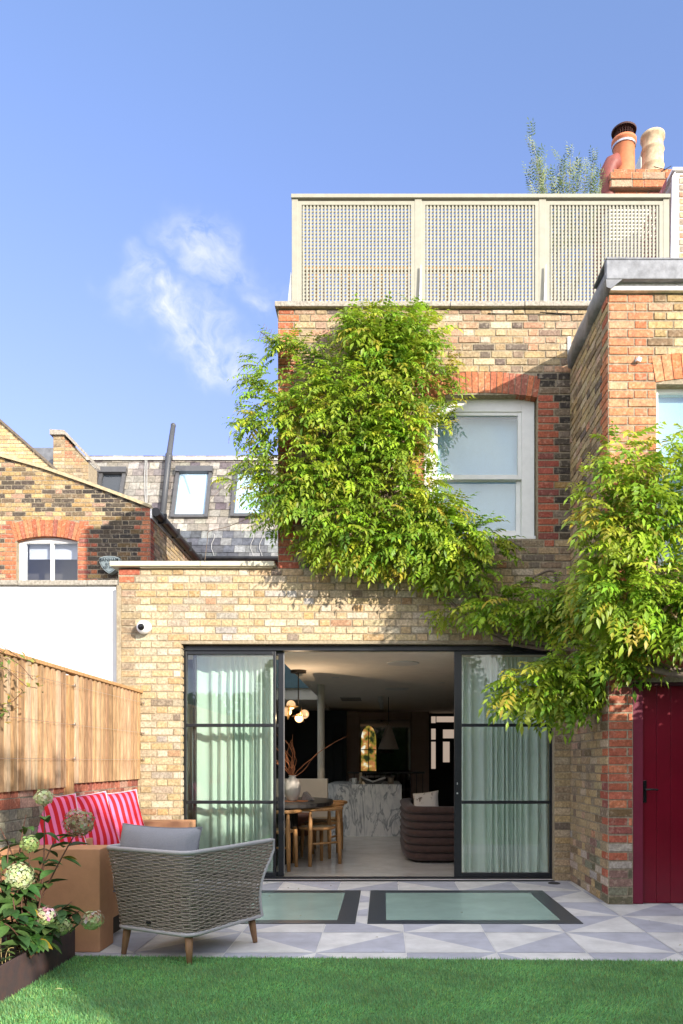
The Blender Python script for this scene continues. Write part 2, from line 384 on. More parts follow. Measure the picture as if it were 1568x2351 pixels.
# walk-on rooflights
FROST = mat('frosted_glass', (.33, .47, .43), .22, .12, 1.6, .05, 40, spec=.6)
BORD = mat('glass_border', (.055, .068, .085), .3, .1, 30, spec=.5)
for i, (x0, x1, y0, y1) in enumerate(holes):
    t = thing('floor_rooflight', ['frosted green walk-on glass panel set in patio, partly behind the wicker armchair', 'frosted green walk-on glass panel set in patio in front of the right-hand door curtain'][i], 'rooflight', ((x0 + x1) / 2, (y0 + y1) / 2, 0), 'glass rooflights in the patio')
    g_ = .006; bw = .15
    MB().box(x0 + bw, x1 - bw, y0 + bw * .85, y1 - bw, -.02, .0035).build('pane', FROST, t)
    q = MB(); q.box(x0 + g_, x1 - g_, y0 + g_, y0 + bw * .85, -.02, .004); q.box(x0 + g_, x1 - g_, y1 - bw, y1 - g_, -.02, .004)
    q.box(x0 + g_, x0 + bw, y0 + bw * .85, y1 - bw, -.02, .004); q.box(x1 - bw, x1 - g_, y0 + bw * .85, y1 - bw, -.02, .004)
    q.build('border', BORD, t)
# lawn: a sheet plus real blades
EDGE = lambda x: 4.775 - .032 * (x + 1.95)
lawn = MB().add([(-1.94, -6, .004), (4.4, -6, .004), (4.4, EDGE(4.4), .004), (-1.94, EDGE(-1.94), .004)], [(0, 1, 2, 3)]).build('lawn', mat('turf_backing', (.08, .21, .06), .95, .3, 60))
struct(lawn)
nb = 210000
Y_ = 3.35 + (NR.rand(nb) ** 1.15) * 1.5
X_ = -1.94 + NR.rand(nb) * 5.0
keep = (Y_ < 4.775 - .032 * (X_ + 1.95) + .004) & (X_ < Y_ * .42 + .05); X_, Y_ = X_[keep], Y_[keep]; nb = len(X_)
ph = NR.rand(nb) * 6.283; hgt = .012 + NR.rand(nb) ** 1.6 * .017; wd = .0017 + .0009 * NR.rand(nb)
patch = (np.sin(X_ * 5.1 + 1.7 * np.sin(Y_ * 4.3)) * np.sin(Y_ * 6.7 + 1.1 * np.sin(X_ * 3.9)) + .5 * np.sin(X_ * 17 + Y_ * 5) * np.sin(Y_ * 23 - X_ * 7))
lean = .009 * NR.randn(nb); lx = lean * np.cos(ph) + .006 * patch; ly = lean * np.sin(ph) - .006 - .008 * patch
V = np.zeros((nb, 3, 3), dtype=np.float32)
V[:, 0, 0] = X_ - wd * np.cos(ph + 1.57); V[:, 0, 1] = Y_ - wd * np.sin(ph + 1.57)
V[:, 1, 0] = X_ + wd * np.cos(ph + 1.57); V[:, 1, 1] = Y_ + wd * np.sin(ph + 1.57)
V[:, 2, 0] = X_ + lx; V[:, 2, 1] = Y_ + ly; V[:, 2, 2] = hgt; V[:, :2, 2] = .004
base = np.array([.23, .50, .18]); alt = np.array([.40, .58, .20]); alt2 = np.array([.29, .56, .29])
mixv = NR.rand(nb, 1); cc = base * (1 - mixv) + alt2 * mixv; yl = (NR.rand(nb) < .22)[:, None]; cc = np.where(yl, alt, cc); cc = cc * (.6 + .8 * NR.rand(nb, 1)) * (1 + .24 * patch[:, None]); brn = (NR.rand(nb) < .035)[:, None]; cc = np.where(brn, np.array([.34, .30, .13]), cc)
gm = mat('grass_blade', (1, 1, 1), .6, attr=True, spec=.2, trans=.4)
o = npmesh('grass', V.reshape(-1, 3), np.arange(nb * 3).reshape(-1, 3), np.repeat(cc, 3, axis=0), gm)
tag(o, 'short green artificial grass in front of the patio', 'grass', kind='stuff')

# ================================================================== THE HOUSE: extension + upper floor
house = thing('terraced_house', 'yellow brick rear of the house with black glazed doors and a roof terrace', 'house', (0, YW, 0))
OX0, OX1, OZ = WX(415, YW), WX(1272, YW), WZ(1478, YW)      # garden door opening
ZE = WZ(1306, YW)                                             # top of extension wall
UX0, UZ = WX(638, YW), WZ(711, YW)                            # upper wall left edge and top
WX0, WX1 = WX(975, YW), WX(1234, YW); WZ0, WZS = WZ(1237, YW), WZ(913, YW); WRISE = .05
b = MB(); T = .30
b.box(XL, OX0, YW, YW + T, 0, OZ, 1); b.box(OX1, XR, YW, YW + T, 0, OZ, 1); b.box(XL, XR, YW, YW + T, OZ, ZE, 1)
XP = WX(326, YW)
def pal_ext(u, v):
    if u < XP + R.uniform(-.05, .04): return pick(SOOTRED) if (v > ZE - .15) else pick(OLD)
    if u > .95 and v > 2.3 and R.random() < .5: return pick(OLD)
    if u > OX1: return pick(OLD)
    if v < .55 and R.random() < .35: return pick(OLD)
    return pick(STOCK)
bricks(b, 'x', YW, -1, lambda v: minus([(XL, XR)], [(OX0, OX1)] if v < OZ else []), 0, ZE, pal_ext)
# soffit over the doors and brick reveals
bricks(b, 'y', OX0, 1, lambda v: [(YW, YW + .10)], 0, OZ, lambda u, v: pick(STOCK), L=.1, H=.1)
b.build('wall', [BRICK, MORTAR], house, label='pale yellow stock brick wall around the garden doors')
# upper wall
b = MB()
b.box(UX0, WX0, YW, YW + T, ZE, UZ, 1); b.box(WX1, XR, YW, YW + T, ZE, UZ, 1); b.box(WX0, WX1, YW, YW + T, ZE, WZ0, 1); b.box(WX0, WX1, YW, YW + T, WZS + .03, UZ, 1)
b.box(UX0, UX0 + .3, YW + T, 19, 2.6, UZ, 1); b.box(XR, 3.7, YW, YW + T, 5.2, UZ, 1)
wc = (WX0 + WX1) / 2; wh = (WX1 - WX0) / 2; ring = arch_ring(b, wc, wh, WZS, WRISE, .215, YW, 19, lambda u, v: pick(REDB), .008, .12)[1]
def hole_up(v):
    h = []
    if WZ0 < v < WZS + .02: h.append((WX0, WX1))
    elif v >= WZS + .02:
        dz = v - ring[1]
        if dz < ring[2]:
            hw = math.sqrt(max(0, ring[2] ** 2 - dz * dz)); hw = min(hw, wh + .0 + (v - WZS) * .12)
            h.append((wc - hw, wc + hw))
    return minus([(UX0, XR if v < 5.25 else 3.7)], h)
def pal_up(u, v):
    row = round(v / CH)
    q = .225 if row % 2 else .15
    if u < UX0 + q: return pick(REDB if v > 4.6 else SOOTRED)
    if WZ0 - .1 < v < WZS + .05 and (WX1 < u < WX1 + q): return pick(SOOTRED)
    if WZ0 - .1 < v < WZS + .25 and (WX0 - q < u < WX0): return pick(REDB)
    if u > WX1 and v > WZ0 and v < 5.25: return pick(DARK + [(3, (.22, .17, .12))])
    if v < 4.0: return pick(OLD + [(3, (.2, .16, .12))])
    if v > 5.45: return pick(PINKY)
    return pick(PINKY + OLD)
bricks(b, 'x', YW, -1, hole_up, ZE, UZ, pal_up)
b.build('wall', [BRICK, MORTAR_OLD], house, label='older mottled brick wall of the upper floor')
# window reveal cover, copings, roofs
def coping(x0, x1, y0, y1, z0, z1, mtl, seg=.9, par=house, nm='coping', drip=True):
    q = MB(); x = x0
    while x < x1 - .01:
        e = min(x + seg * R.uniform(.85, 1.1), x1)
        if x1 - e < .25: e = x1
        dz = R.uniform(-.004, .004)
        q.box(x, e - .006, y0, y1, z0 + dz, z1 + dz); x = e
    return q.build(nm, mtl, par, bevel=.006)
coping(WX(632, YW), 3.7, YW - .055, YW + .36, UZ + .006, UZ + .06, CONC)
FASC = mat('cream_metal', (.60, .56, .42), .45, .08, 10)
q = MB(); x0, x1 = WX(262, YW), WX(632, YW)
q.box(x0 - .02, x1, YW - .075, YW + .3, ZE + .012, ZE + .062); q.box(x0 + .28, x1 - .02, YW - .05, YW + .3, ZE + .0, ZE + .012)
q.build('coping', FASC, house, bevel=.004, label='cream metal coping')
q = MB(); q.box(XL + .01, UX0, YW + .3, 8.7, 2.62, 3.18); q.box(-1.16, UX0 + .02, 8.7, 13.35, 2.62, 3.18); q.box(XL + .01, -2.45, 8.7, 13.35, 2.42, 3.18); q.box(XL + .01, UX0, 13.35, 19, 2.62, 3.18)
q.box(UX0 + .3, 5.0, YW + .3, 19, UZ - .35, UZ - .25)
q.build('roof', mat('flat_roof', (.16, .16, .17), .8, .2, 6), house)
# interior shell
PLAST = mat('plaster', (.88, .79, .68), .9, .04, 6)
PLASTD = mat('skylit_teal_wall', (.14, .22, .25), .8, .1, 4)  # blue of the sky light from the skylight is put into this colour
PINKP = mat('dusky_plaster', (.42, .29, .24), .85, .06, 4)
q = MB(); CE = 2.392
q.box(-1.165, 2.2, YW + .18, 19, CE, CE + .2); q.box(-2.5, -1.165, YW + .18, 8.6, CE, CE + .2); q.box(-2.5, -1.165, 13.36, 19, CE - .06, CE + .2)
q.build('ceiling', PLAST, house)
q = MB(); q.box(-2.74, -2.45, YW + .31, 19, 0, 3.15); q.build('wall', PLASTD, house, label='blue grey painted wall beside the dining table')
q = MB(); q.box(1.95, 2.3, YW + .31, 19, 0, CE); q.box(-2.5, 2.2, 18.6, 18.9, 0, CE); q.build('wall', mat('back_wall', (.05, .045, .045), .8), house, label='dark far walls of the room')
q = MB(); q.box(-2.45, 1.95, YW + .06, 18.6, -.03, .006); 
q.build('floor', mat('polished_concrete', (.58, .55, .51), .16, .12, 3, .03, 20, spec=.5), house)
# skylight kerb + glazing
q = MB(); q.box(-1.2, -1.165, 8.6, 13.36, CE + .2, 3.2); q.box(-2.45, -1.2, 13.3, 13.36, CE + .14, 3.2); q.build('skylight_kerb', PLASTD, house)
q = MB(); q.box(-2.45, -1.2, 8.6, 13.3, 3.16, 3.175); q.build('skylight_pane', GLASS, house)
# threshold drain
q = MB(); q.box(OX0 + .01, OX1, YW - .045, YW + .02, -.01, .006); q.build('threshold', mat('drain_metal', (.05, .05, .055), .4, metal=.6), house)

# ---- garden doors
FY0, FY1 = YW + .10, YW + .16
zt = OZ - .012; zb = .02
def frame_part(name, boxes, par, m=BLACK, bevel=.003, label=None):
    q = MB()
    for bx in boxes: q.box(*bx)
    return q.build(name, m, par, bevel=bevel, label=label)
X = lambda x: WX(x, FY0)
fr = frame_part('door_frame', [(OX0, X(422), YW + .085, FY1, zb - .03, zt), (X(422), X(1266), YW + .085, FY1, zt - .045, zt), (X(1266), OX1 - .001, YW + .085, FY1, zb - .03, zt), (X(422), X(1266), YW + .085, FY1, zb - .03, zb)], house)
def door_leaf(x0, x1, ya, yb, wl, wr, par, name, label=None, zs=(WZ(1665, FY0), WZ(1842, FY0))):
    q = MB(); z0, z1 = zb + .002, zt - .05
    q.box(x0, x0 + wl, ya, yb, z0, z1); q.box(x1 - wr, x1, ya, yb, z0, z1)
    q.box(x0 + wl, x1 - wr, ya, yb, z0, z0 + .045); q.box(x0 + wl, x1 - wr, ya, yb, z1 - .035, z1)
    for z in zs: q.box(x0 + wl, x1 - wr, ya - .008, yb + .004, z - .016, z + .016)
    f = q.build(name, BLACK, par, bevel=.003, label=label)
    p = MB().box(x0 + wl, x1 - wr, (ya + yb) / 2 - .003, (ya + yb) / 2 + .003, z0 + .045, z1 - .035).build('pane', GLASS, f)
    return f
door_leaf(X(423), X(633), FY0 - .002, FY0 + .045, .025, .028, house, 'garden_door', 'fixed black framed door glazed in three lights, left of the opening')
# the slid-back leaf seen edge-on beside it
f = door_leaf(X(440), X(650), FY0 + .055, FY0 + .10, .03, .058, house, 'garden_door', 'black framed door leaf slid back behind the left one')
q = MB().box(X(650) - .004, X(650) + .003, FY0 + .06, FY0 + .095, .05, zt - .06).build('edge_strip', mat('alu', (.6, .6, .6), .35, metal=.8), f)
f = door_leaf(X(1043), X(1267), FY0 - .002, FY0 + .045, .078, .025, house, 'garden_door', 'fixed black framed door glazed in three lights, right of the opening')
q = MB(); q.box(X(1046), X(1053), FY0 - .014, FY0 - .003, WZ(1830, YW), WZ(1772, YW)); q.cyl((X(1049.5), FY0 - .022, WZ(1822, YW)), (X(1049.5), FY0 - .012, WZ(1822, YW)), .009, n=12, mi=1)
q.box(X(1048.5), X(1050.5), FY0 - .03, FY0 - .012, WZ(1802, YW), WZ(1797, YW), 1); q.build('handle', [BLACK, MATS['alu']], f)
# tiny threshold slit + curtains
def curtain(x0, x1, y, z0, z1, m, label, period=.085, amp=.035, seed=1):
    rr = random.Random(seed); q = MB(); n = int((x1 - x0) / .006); cols = []
    ph = 0; pts = []
    for i in range(n + 1):
        u = x0 + (x1 - x0) * i / n; ph += 6.283 * .006 / period * (1 + .45 * math.sin(u * 9 + seed) + .2 * math.sin(u * 23)); s = math.sin(ph)
        pts.append((u, y + amp * (abs(s) ** .7 * (1 if s > 0 else -1)) * (1 + .3 * math.sin(u * 11)), ph))
    zz = [z1, z1 - .012, z1 - .1, z1 - .3, (z0 + z1) / 2, z0 + .4, z0 + .1, z0]
    for k, z in enumerate(zz):
        a = .35 if k < 2 else (.6 if k == 2 else 1 + .15 * (k > 4))
        for (u, yy, p) in pts: q.v.append((u + .01 * math.sin(p * .5 + k * .7) * (k > 3), y + (yy - y) * a, z))
    for k in range(len(zz) - 1):
        for i in range(n): q.f.append((k * (n + 1) + i, k * (n + 1) + i + 1, (k + 1) * (n + 1) + i + 1, (k + 1) * (n + 1) + i)); q.m.append(0); q.c.append((1, 1, 1))
    o = q.build('curtain', m, None, smooth=True); tag(o, label, 'curtain', 'curtains behind the garden doors'); return o
CURT = mat('curtain_linen', (.78, .88, .81), .9, .08, 200, .2, 400, sheen=.2, spec=.1, trans=.25)
curtain(X(424), WX(628, 8.25), 8.28, .02, 2.38, CURT, 'pale green pleated curtain behind the glass left of the open doorway, lit by the sun', seed=3)
curtain(WX(1056, 8.25), 1.93, 8.30, .02, 2.38, CURT, 'pale green sheer curtain behind the glass right of the open doorway, in shade', period=.07, seed=8)

# ---- upper sash window
win = thing('_', '', '') ; bpy.data.objects.remove(win)
yf = YW + .10
q = MB(); q.box(WX0 + .002, WX0 + .10, yf, yf + .12, WZ0 + .05, WZS + .045); q.box(WX1 - .145, WX1 - .012, yf, yf + .12, WZ0 + .05, WZS + .045)
q.box(WX0 + .10, WX1 - .145, yf, yf + .12, WZS - .10, WZS + .045); q.box(WX0 + .002, WX1 - .005, yf - .04, yf + .12, WZ0 + .005, WZ0 + .05)
wf = q.build('window', WHITE, house, bevel=.004, label='white sash window with its blind drawn')
zm = WZ(1087, YW); ix0, ix1 = WX0 + .10, WX1 - .145
def sash(x0, x1, y, z0, z1, wl, wb, wt, nm='sash'):
    q = MB(); q.box(x0, x0 + wl, y, y + .04, z0, z1); q.box(x1 - wl, x1, y, y + .04, z0, z1); q.box(x0 + wl, x1 - wl, y, y + .04, z0, z0 + wb); q.box(x0 + wl, x1 - wl, y, y + .04, z1 - wt, z1)
    q.build(nm, WHITE, wf, bevel=.004); MB().box(x0 + wl, x1 - wl, y + .018, y + .022, z0 + wb, z1 - wt).build('pane', GLASS_W, wf)
sash(ix0, ix1, yf + .012, zm - .02, WZS - .10, .04, .05, .035)
sash(ix0, ix1, yf + .06, WZ0 + .05, zm + .02, .05, .085, .045)
BL = mat('blind_sky_tint', (.54, .68, .84), .9, .03, 40)  # blue of the sky reflected in the glass is put into this colour
q = MB(); zz = [WZ0 + .1, WZ0 + .14, 3.93, 3.94, 4.2, 4.45, 4.46, 4.72, 4.73, 4.9]
n = 10
for i, z in enumerate(zz):
    for j in range(n + 1): q.v.append((ix0 + (ix1 - ix0) * j / n, yf + .15 + .004 * math.sin(j * 1.3 + i) + (.008 if i % 3 == 0 else 0), z))
for i in range(len(zz) - 1):
    for j in range(n): a = i * (n + 1) + j; q.f.append((a, a + 1, a + n + 2, a + n + 1)); q.m.append(0); q.c.append((1, 1, 1))
q.build('blind', BL, wf, smooth=True)
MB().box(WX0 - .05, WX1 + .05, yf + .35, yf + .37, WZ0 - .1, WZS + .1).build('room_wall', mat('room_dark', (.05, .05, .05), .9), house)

# ================================================================== WING (with crimson door)
YF = 6.54
wing = thing('brick_outrigger', 'red and yellow brick rear wing with lead roof edge and crimson door', 'building', (XR, YF, 0))
WT = WZ(672, YF); XE = 5.2
DX0 = WX(1453, YF); DZ = WZ(1566, YF)
AX0, AZ0, AZ1 = WX(1507, YF), WZ(1300, YF), WZ(882, YF)
b = MB()
b.box(XR, DX0, YF, YF + .25, 0, DZ, 1); b.box(XR, XE, YF, YF + .25, DZ, AZ0, 1); b.box(XR, AX0, YF, YF + .25, AZ0, AZ1, 1); b.box(XR, XE, YF, YF + .25, AZ1, WT, 1); b.box(AX0 + 1.1, XE, YF, YF + .25, AZ0, AZ1, 1); b.box(DX0 + 1.0, XE, YF, YF + .25, 0, DZ, 1)
b.box(XR, XR + .25, YF + .25, YW + .5, 0, WT + .02, 1)
arch_ring(b, AX0 + .55, .56, AZ1 + .015, .05, .22, YF, 14, lambda u, v: pick([(3, (.60, .27, .13)), (2, (.55, .18, .08)), (1, (.62, .36, .2))]), .01, .02)
arch_ring(b, DX0 + .5, .54, DZ, .06, .23, YF, 15, lambda u, v: pick(SOOTRED), .01, .02)
def hole_w(v):
    h = []
    if v < DZ: h.append((DX0, DX0 + 1.0))
    elif v < DZ + .26: h.append((DX0 - .02 - (v - DZ) * .1, DX0 + 1.02))
    if AZ0 < v < AZ1: h.append((AX0, AX0 + 1.1))
    elif AZ1 <= v < AZ1 + .26: h.append((AX0 - .01 - (v - AZ1) * .1, AX0 + 1.11))
    return minus([(XR, XE)], h)
PEACH = [(4, (.56, .235, .12)), (3, (.57, .28, .155)), (2, (.50, .18, .09)), (.5, (.54, .36, .22))]
def pal_w(u, v):
    row = round(v / CH)
    if v < .55 and R.random() < (1.1 - v): return pick(MOSSY)
    q = .42 if row % 2 else .32
    if v < 2.3: return pick(SOOTRED) if R.random() < .92 else pick(DARK)
    if u < XR + q or AZ0 < v < AZ1 + .1: return pick(PEACH)
    return pick([(4, (.50, .38, .21)), (2, (.44, .31, .15)), (2, (.36, .25, .13)), (1, (.25, .17, .10)), (1, (.54, .33, .2))])
bricks(b, 'x', YF, -1, hole_w, 0, WT, pal_w)
def pal_s(u, v):
    row = round(v / CH); q = .22 if row % 2 else .11
    if u < YF + q and v < 5.5: return pick(SOOTRED if v < 2.5 else REDB)
    if v < .6 and R.random() < .4: return pick(MOSSY + [(3, (.5, .42, .36))])
    return pick(OLD + [(3, (.42, .33, .19)), (1.6, (.22, .16, .1))])
bricks(b, 'y', XR, -1, lambda v: [(YF, YW)], 0, WT + .02, pal_s)
b.build('wall', [BRICK, MORTAR_OLD], wing)
# lead verge, fascia
q = MB(); q.box(XR + .0, XE, YF - .05, YF - .002, WT - .01, WT + .075); q.build('fascia', mat('peeling_white', (.72, .70, .66), .7, .2, 14, .5, 40), wing, bevel=.004)
q = MB(); sx = XR - .03
for (a, e) in ((XR - .05, XR + .62), (XR + .625, XR + 1.4), (XR + 1.405, XE)): q.box(a, e, YF - .11, YF - .05, WT + .05 + R.uniform(-.004, .004), WT + .215); q.box(a, e, YF - .11, YF + .3, WT + .215, WT + .235)
o1 = q.build('roof_edge', LEAD, wing, bevel=.012, seg=3, label='folded grey lead along the front of the roof')
q = MB(); rr = random.Random(5); ys = [YF - .104 + i * .085 for i in range(17)]
for i, y in enumerate(ys):
    dx = .012 * math.sin(i * .9) + rr.uniform(-.006, .006); k = .02 * (i / 16)
    q.v += [(XR - .005, y, WT - .03 + k), (XR - .045 + dx, y, WT - .015 + k), (XR - .055 + dx, y, WT + .10 + k), (XR - .02 + dx * .3, y, WT + .20 + k), (XR + .08, y, WT + .225 + k), (XR + .3, y, WT + .225 + k)]
for i in range(16):
    for j in range(5): a = i * 6 + j; q.f.append((a, a + 1, a + 7, a + 6)); q.m.append(0); q.c.append((1, 1, 1))
q.f.append((0, 1, 2, 3, 4, 5)); q.m.append(0); q.c.append((1, 1, 1))
q.build('roof_edge', LEAD, wing, smooth=True, label='dressed lead verge running back to the house wall')
q = MB(); q.box(XR + .25, XE, YF + .25, YW + 4, WT + .12, WT + .2); q.build('roof', LEAD, wing)
# lead patch where the verge meets the wall
q = MB(); q.box(WX(1302, YW), XR, YW - .02, YW - .002, WZ(815, YW), WZ(775, YW)); q.build('flashing', mat('grey_flashing', (.5, .52, .52), .6), house)
# wing window
yq = YF + .08
q = MB(); q.box(AX0, AX0 + .045, yq, yq + .1, AZ0, AZ1 + .03); q.box(AX0 + .045, AX0 + 1.1, yq, yq + .1, AZ1 - .035, AZ1 + .03)
q.box(AX0 + 1.055, AX0 + 1.1, yq, yq + .1, AZ0, AZ1); wf2 = q.build('window', WHITE, wing, bevel=.004)
MB().box(AX0 + .045, AX0 + 1.055, yq + .04, yq + .045, AZ0, AZ1 - .035).build('pane', GLASS_W, wf2)
MB().box(AX0 + .045, AX0 + 1.055, yq + .1, yq + .11, AZ0, AZ1).build('blind', BL, wf2)
# small white sensor on the wing
q = MB(); p = P(1466, 826, YF - .03); q.obox(p, .035, .05, .035, Euler((.3, .3, .2)).to_matrix()); q.cyl(p + Vector((0, .0, 0)), p + Vector((0, .03, .0)), .01, n=10)
tag(q.build('security_sensor', WHITE, None, bevel=.004), 'tiny white sensor fixed to the orange brick beside the upper arch', 'sensor')
# crimson door
CRIM = mat('crimson_gloss', (.155, .003, .015), .28, .1, 3, .05, 90, spec=.5)
yd = YF + .035
fx = WX(1478, YF)
df = MB(); df.box(DX0 + .001, fx - .004, yd - .03, yd + .05, 0.004, DZ - .004 - .03); df.box(DX0 + 1.0 - .04, DX0 + .999, yd - .03, yd + .05, .004, DZ - .03)
dframe = df.build('door_frame', mat('crimson_frame', (.16, .012, .035), .5, .1, 5), wing, bevel=.003)
q = MB(); n = 7; wdt = (DX0 + .955 - fx) / n
for i in range(n):
    a = fx + i * wdt; tz = DZ - .03 + .035 * math.sin(math.pi * (i + .5) / n)
    q.box(a + .001, a + wdt - .001, yd + .0, yd + .03, .006, tz)
q.box(fx, fx + n * wdt, yd + .012, yd + .04, .006, DZ - .035)
dr = q.build('door', CRIM, wing, bevel=.002, label='crimson boarded door with a black lever handle')
q = MB(); hx, hz = WX(1482, YF), WZ(1818, YF)
q.box(hx - .018, hx + .018, yd - .012, yd - .001, WZ(1843, YF), WZ(1806 - 14, YF)); q.cyl((hx, yd - .05, hz + .02), (hx, yd - .01, hz + .02), .01, n=10)
q.tube([(hx - .005, yd - .05, hz + .02), (hx + .05, yd - .055, hz + .022), (hx + .105, yd - .05, hz + .018)], [.010, .009, .007], 8)
q.build('handle', mat('black_gloss', (.01, .01, .012), .2), dr, smooth=False, bevel=.002)
q = MB(); q.box(DX0, DX0 + 1, YF + .1, YF + .12, 0, DZ); q.box(DX0, DX0 + 1, YF - .0, YF + .1, DZ - .03, DZ - .001); q.build('door_lining', mat('lining', (.05, .01, .015), .8), wing)

# ================================================================== ROOF TERRACE TRELLIS
YT = YW + .17; tx = lambda x: WX(x, YT); tz = lambda y: WZ(y, YT)
tr = thing('trellis_screen', 'sage green square lattice screen standing on the parapet of the roof terrace', 'trellis', (tx(670), YT, UZ + .06))
zb_ = UZ + .058; z1 = tz(447); X0, X1 = tx(670), tx(1535)
posts = [(tx(670), tx(684)), (tx(952), tx(968)), (tx(1237), tx(1253)), (tx(1522), tx(1536))]
for a, e in posts: MB().box(a, e, YT - .01, YT + .06, zb_, z1 - .05).build('post', SAGE, tr, bevel=.003)
MB().box(X0 - .005, X1 + .01, YT - .03, YT + .09, z1 - .05, z1 - .01).build('rail', SAGE, tr, bevel=.003)
def lattice(x0, x1, z0, z1, y, par, axis='x', pitch=.0386, fw=.04):
    q = MB(); W_ = .0185
    def bx(a, e, y0, y1, c, d):
        if axis == 'x': q.box(a, e, y0, y1, c, d)
        else: q.box(y0, y1, a, e, c, d)
    bx(x0, x0 + fw, y - .012, y + .03, z0, z1); bx(x1 - fw, x1, y - .012, y + .03, z0, z1); bx(x0 + fw, x1 - fw, y - .012, y + .03, z1 - fw, z1); 
    n = round((x1 - x0 - 2 * fw) / pitch); p = (x1 - x0 - 2 * fw) / n
    for i in range(n): c = x0 + fw + (i + .5) * p; bx(c - W_ / 2, c + W_ / 2, y - .006, y + .006, z0, z1 - fw)
    m = round((z1 - z0 - fw) / pitch); p = (z1 - z0 - fw) / m
    for i in range(m): c = z0 + (i + .5) * p; bx(x0 + fw, x1 - fw, y + .0062, y + .018, c - W_ / 2, c + W_ / 2)
    return q.build('lattice_panel', SAGE, par)
for i in range(3): lattice(posts[i][1], posts[i + 1][0], zb_, z1 - .072, YT + .005, tr)
lattice(YT + .07, YT + 2.2, zb_, z1 - .1, tx(672), tr, 'y', .045)
GALV = mat('galvanised', (.55, .56, .60), .4, .15, 12, metal=.7)
for (a, s_) in ((posts[1][1], -1), (posts[2][1], -1), (posts[0][0], 0)):
    c = a - .02 if s_ else a - .012
    q = MB(); q.prism([(c - .016, zb_), (c + .02, zb_), (c + .02, tz(615)), (c + .008, tz(615))] if s_ else [(c - .035, zb_), (c + .01, zb_), (c + .01, tz(632)), (c + .006, tz(632))], YT - .05, YT - .035 if s_ else YT + .05)
    q.build('bracket', GALV, tr)
# timber bench/planter behind the lattice and white wall behind the third panel
wp = thing('slatted_planter', 'orange timber slatted trough behind the lower half of the trellis', 'planter', (0, 8.9, UZ))
q = MB()
CEDAR = mat('cedar', (.42, .21, .085), .7, .25, 12, .3, 50, stretch=(2, 8, 20))
for i in range(24): a = WX(705, 8.9) + i * .096; q.box(a, a + .03, 8.88, 8.90, UZ, WZ(620, 8.9))
q.box(WX(700, 8.9), WX(1130, 8.9), 8.86, 8.93, WZ(626, 8.9), WZ(614, 8.9)); q.build('slats', CEDAR, wp)
# mid-grey rooftop volume and brick party wall upper right
pw = thing('party_wall', 'brick party wall with white mortar edge rising at the end of the trellis', 'wall', (WX(1535, 8.4), 8.4, UZ))
b = MB(); ya = 8.35; xa = WX(1538, ya); xb = xa + 1.6
b.box(xa + .06, xb, ya, ya + .3, UZ - 1, WZ(395, ya), 1); bricks(b, 'x', ya, -1, lambda v: [(xa + .10, xb)], UZ - .2, WZ(402, ya), lambda u, v: pick([(3, (.5, .42, .3)), (2, (.36, .3, .24)), (2, (.6, .44, .26)), (1, (.5, .3, .2))]))
b.build('wall', [BRICK, mat('lime_mortar', (.62, .58, .52), .95)], pw)
q = MB(); q.prism([(xa - .012, UZ), (xa + .06, UZ), (xa + .06, WZ(393, ya)), (xa + .025, WZ(405, ya))], ya - .01, ya + .02); q.build('render_edge', RENDER_W, pw)
q = MB(); tc_ = [(.38, .10, .09), (.45, .12, .1), (.33, .09, .08)]
for i in range(9):
    z = WZ(600, ya) + i * .105
    for k in range(5):
        y = ya + .02 + k * .165 + (i % 2) * .08; sx_ = xa - .03
        q.add([(sx_ - .004, y, z), (sx_ - .004, y + .16, z), (sx_ + .008, y + .16, z + .112), (sx_ + .008, y, z + .112)], [(0, 1, 2, 3)], 0, R.choice(tc_))
q.build('hung_tiles', mat('tile_red', (1, 1, 1), .8, .2, 20, attr=True), pw)
q = MB(); q.box(WX(1400, 9.2), WX(1520, 9.2), 9.2, 9.5, UZ - .3, WZ(462, 9.2)); q.build('render_panel', RENDER_W, pw)
q = MB().box(xa + .02, xb, ya - .03, ya + .35, WZ(395, ya), WZ(388, ya)).build('coping', RENDER_W, pw, bevel=.004)

# chimney
yc = 11.5
ch = thing('chimney_stack', 'red brick chimney stack carrying clay pots above the trellis', 'chimney', (WX(1460, yc), yc, 6))
b = MB(); c0, c1 = WX(1393, yc), WX(1600, yc)
lv = [(WZ(388, yc), WZ(403, yc), .0), (WZ(403, yc), WZ(419, yc), -.07), (WZ(419, yc), WZ(436, yc), -.055), (WZ(436, yc), 6.3, .03)]
for (za, zb2, off) in lv:
    b.box(c0 + .1 + off, c1, yc + off, yc + 1.2, zb2 + .0005, za, 1)
    bricks(b, 'x', yc + off, -1, lambda v: [(c0 + .1 + off, c1)], zb2, za, lambda u, v: pick(REDB + [(2, (.45, .3, .2))]), ch=max(.1, (za - zb2)) if zb2 > 7 else .11, L=.33, H=.17)
    bricks(b, 'y', c0 + .1 + off, -1, lambda v: [(yc + off, yc + 1.2)], zb2, za, lambda u, v: pick(SOOTRED), ch=max(.1, (za - zb2)) if zb2 > 7 else .11, L=.33, H=.17)
b.build('stack', [BRICK, MORTAR_OLD], ch)
zc = WZ(388, yc)
def pot(x, y, zb, h, r, m, name='chimney_pot', par=ch, rings=(), label=None):
    q = MB(); pr = [(r * 1.08, 0), (r * 1.0, h * .08)]
    for rg in rings: pr += [(r * 1.0, h * (rg - .025)), (r * 1.1, h * rg), (r * 1.0, h * (rg + .025))]
    pr += [(r * .97, h * .9), (r * 1.14, h * .93), (r * 1.14, h), (r * .8, h), (r * .78, h * .6)]
    q.lathe((x, y, zb), sorted(pr[:-2], key=lambda t: t[1]) + pr[-2:], 28); return q.build(name, m, par, smooth=True, label=label)
TERR = mat('terracotta_pot', (.58, .20, .09), .75, .15, 9, .2, 40)
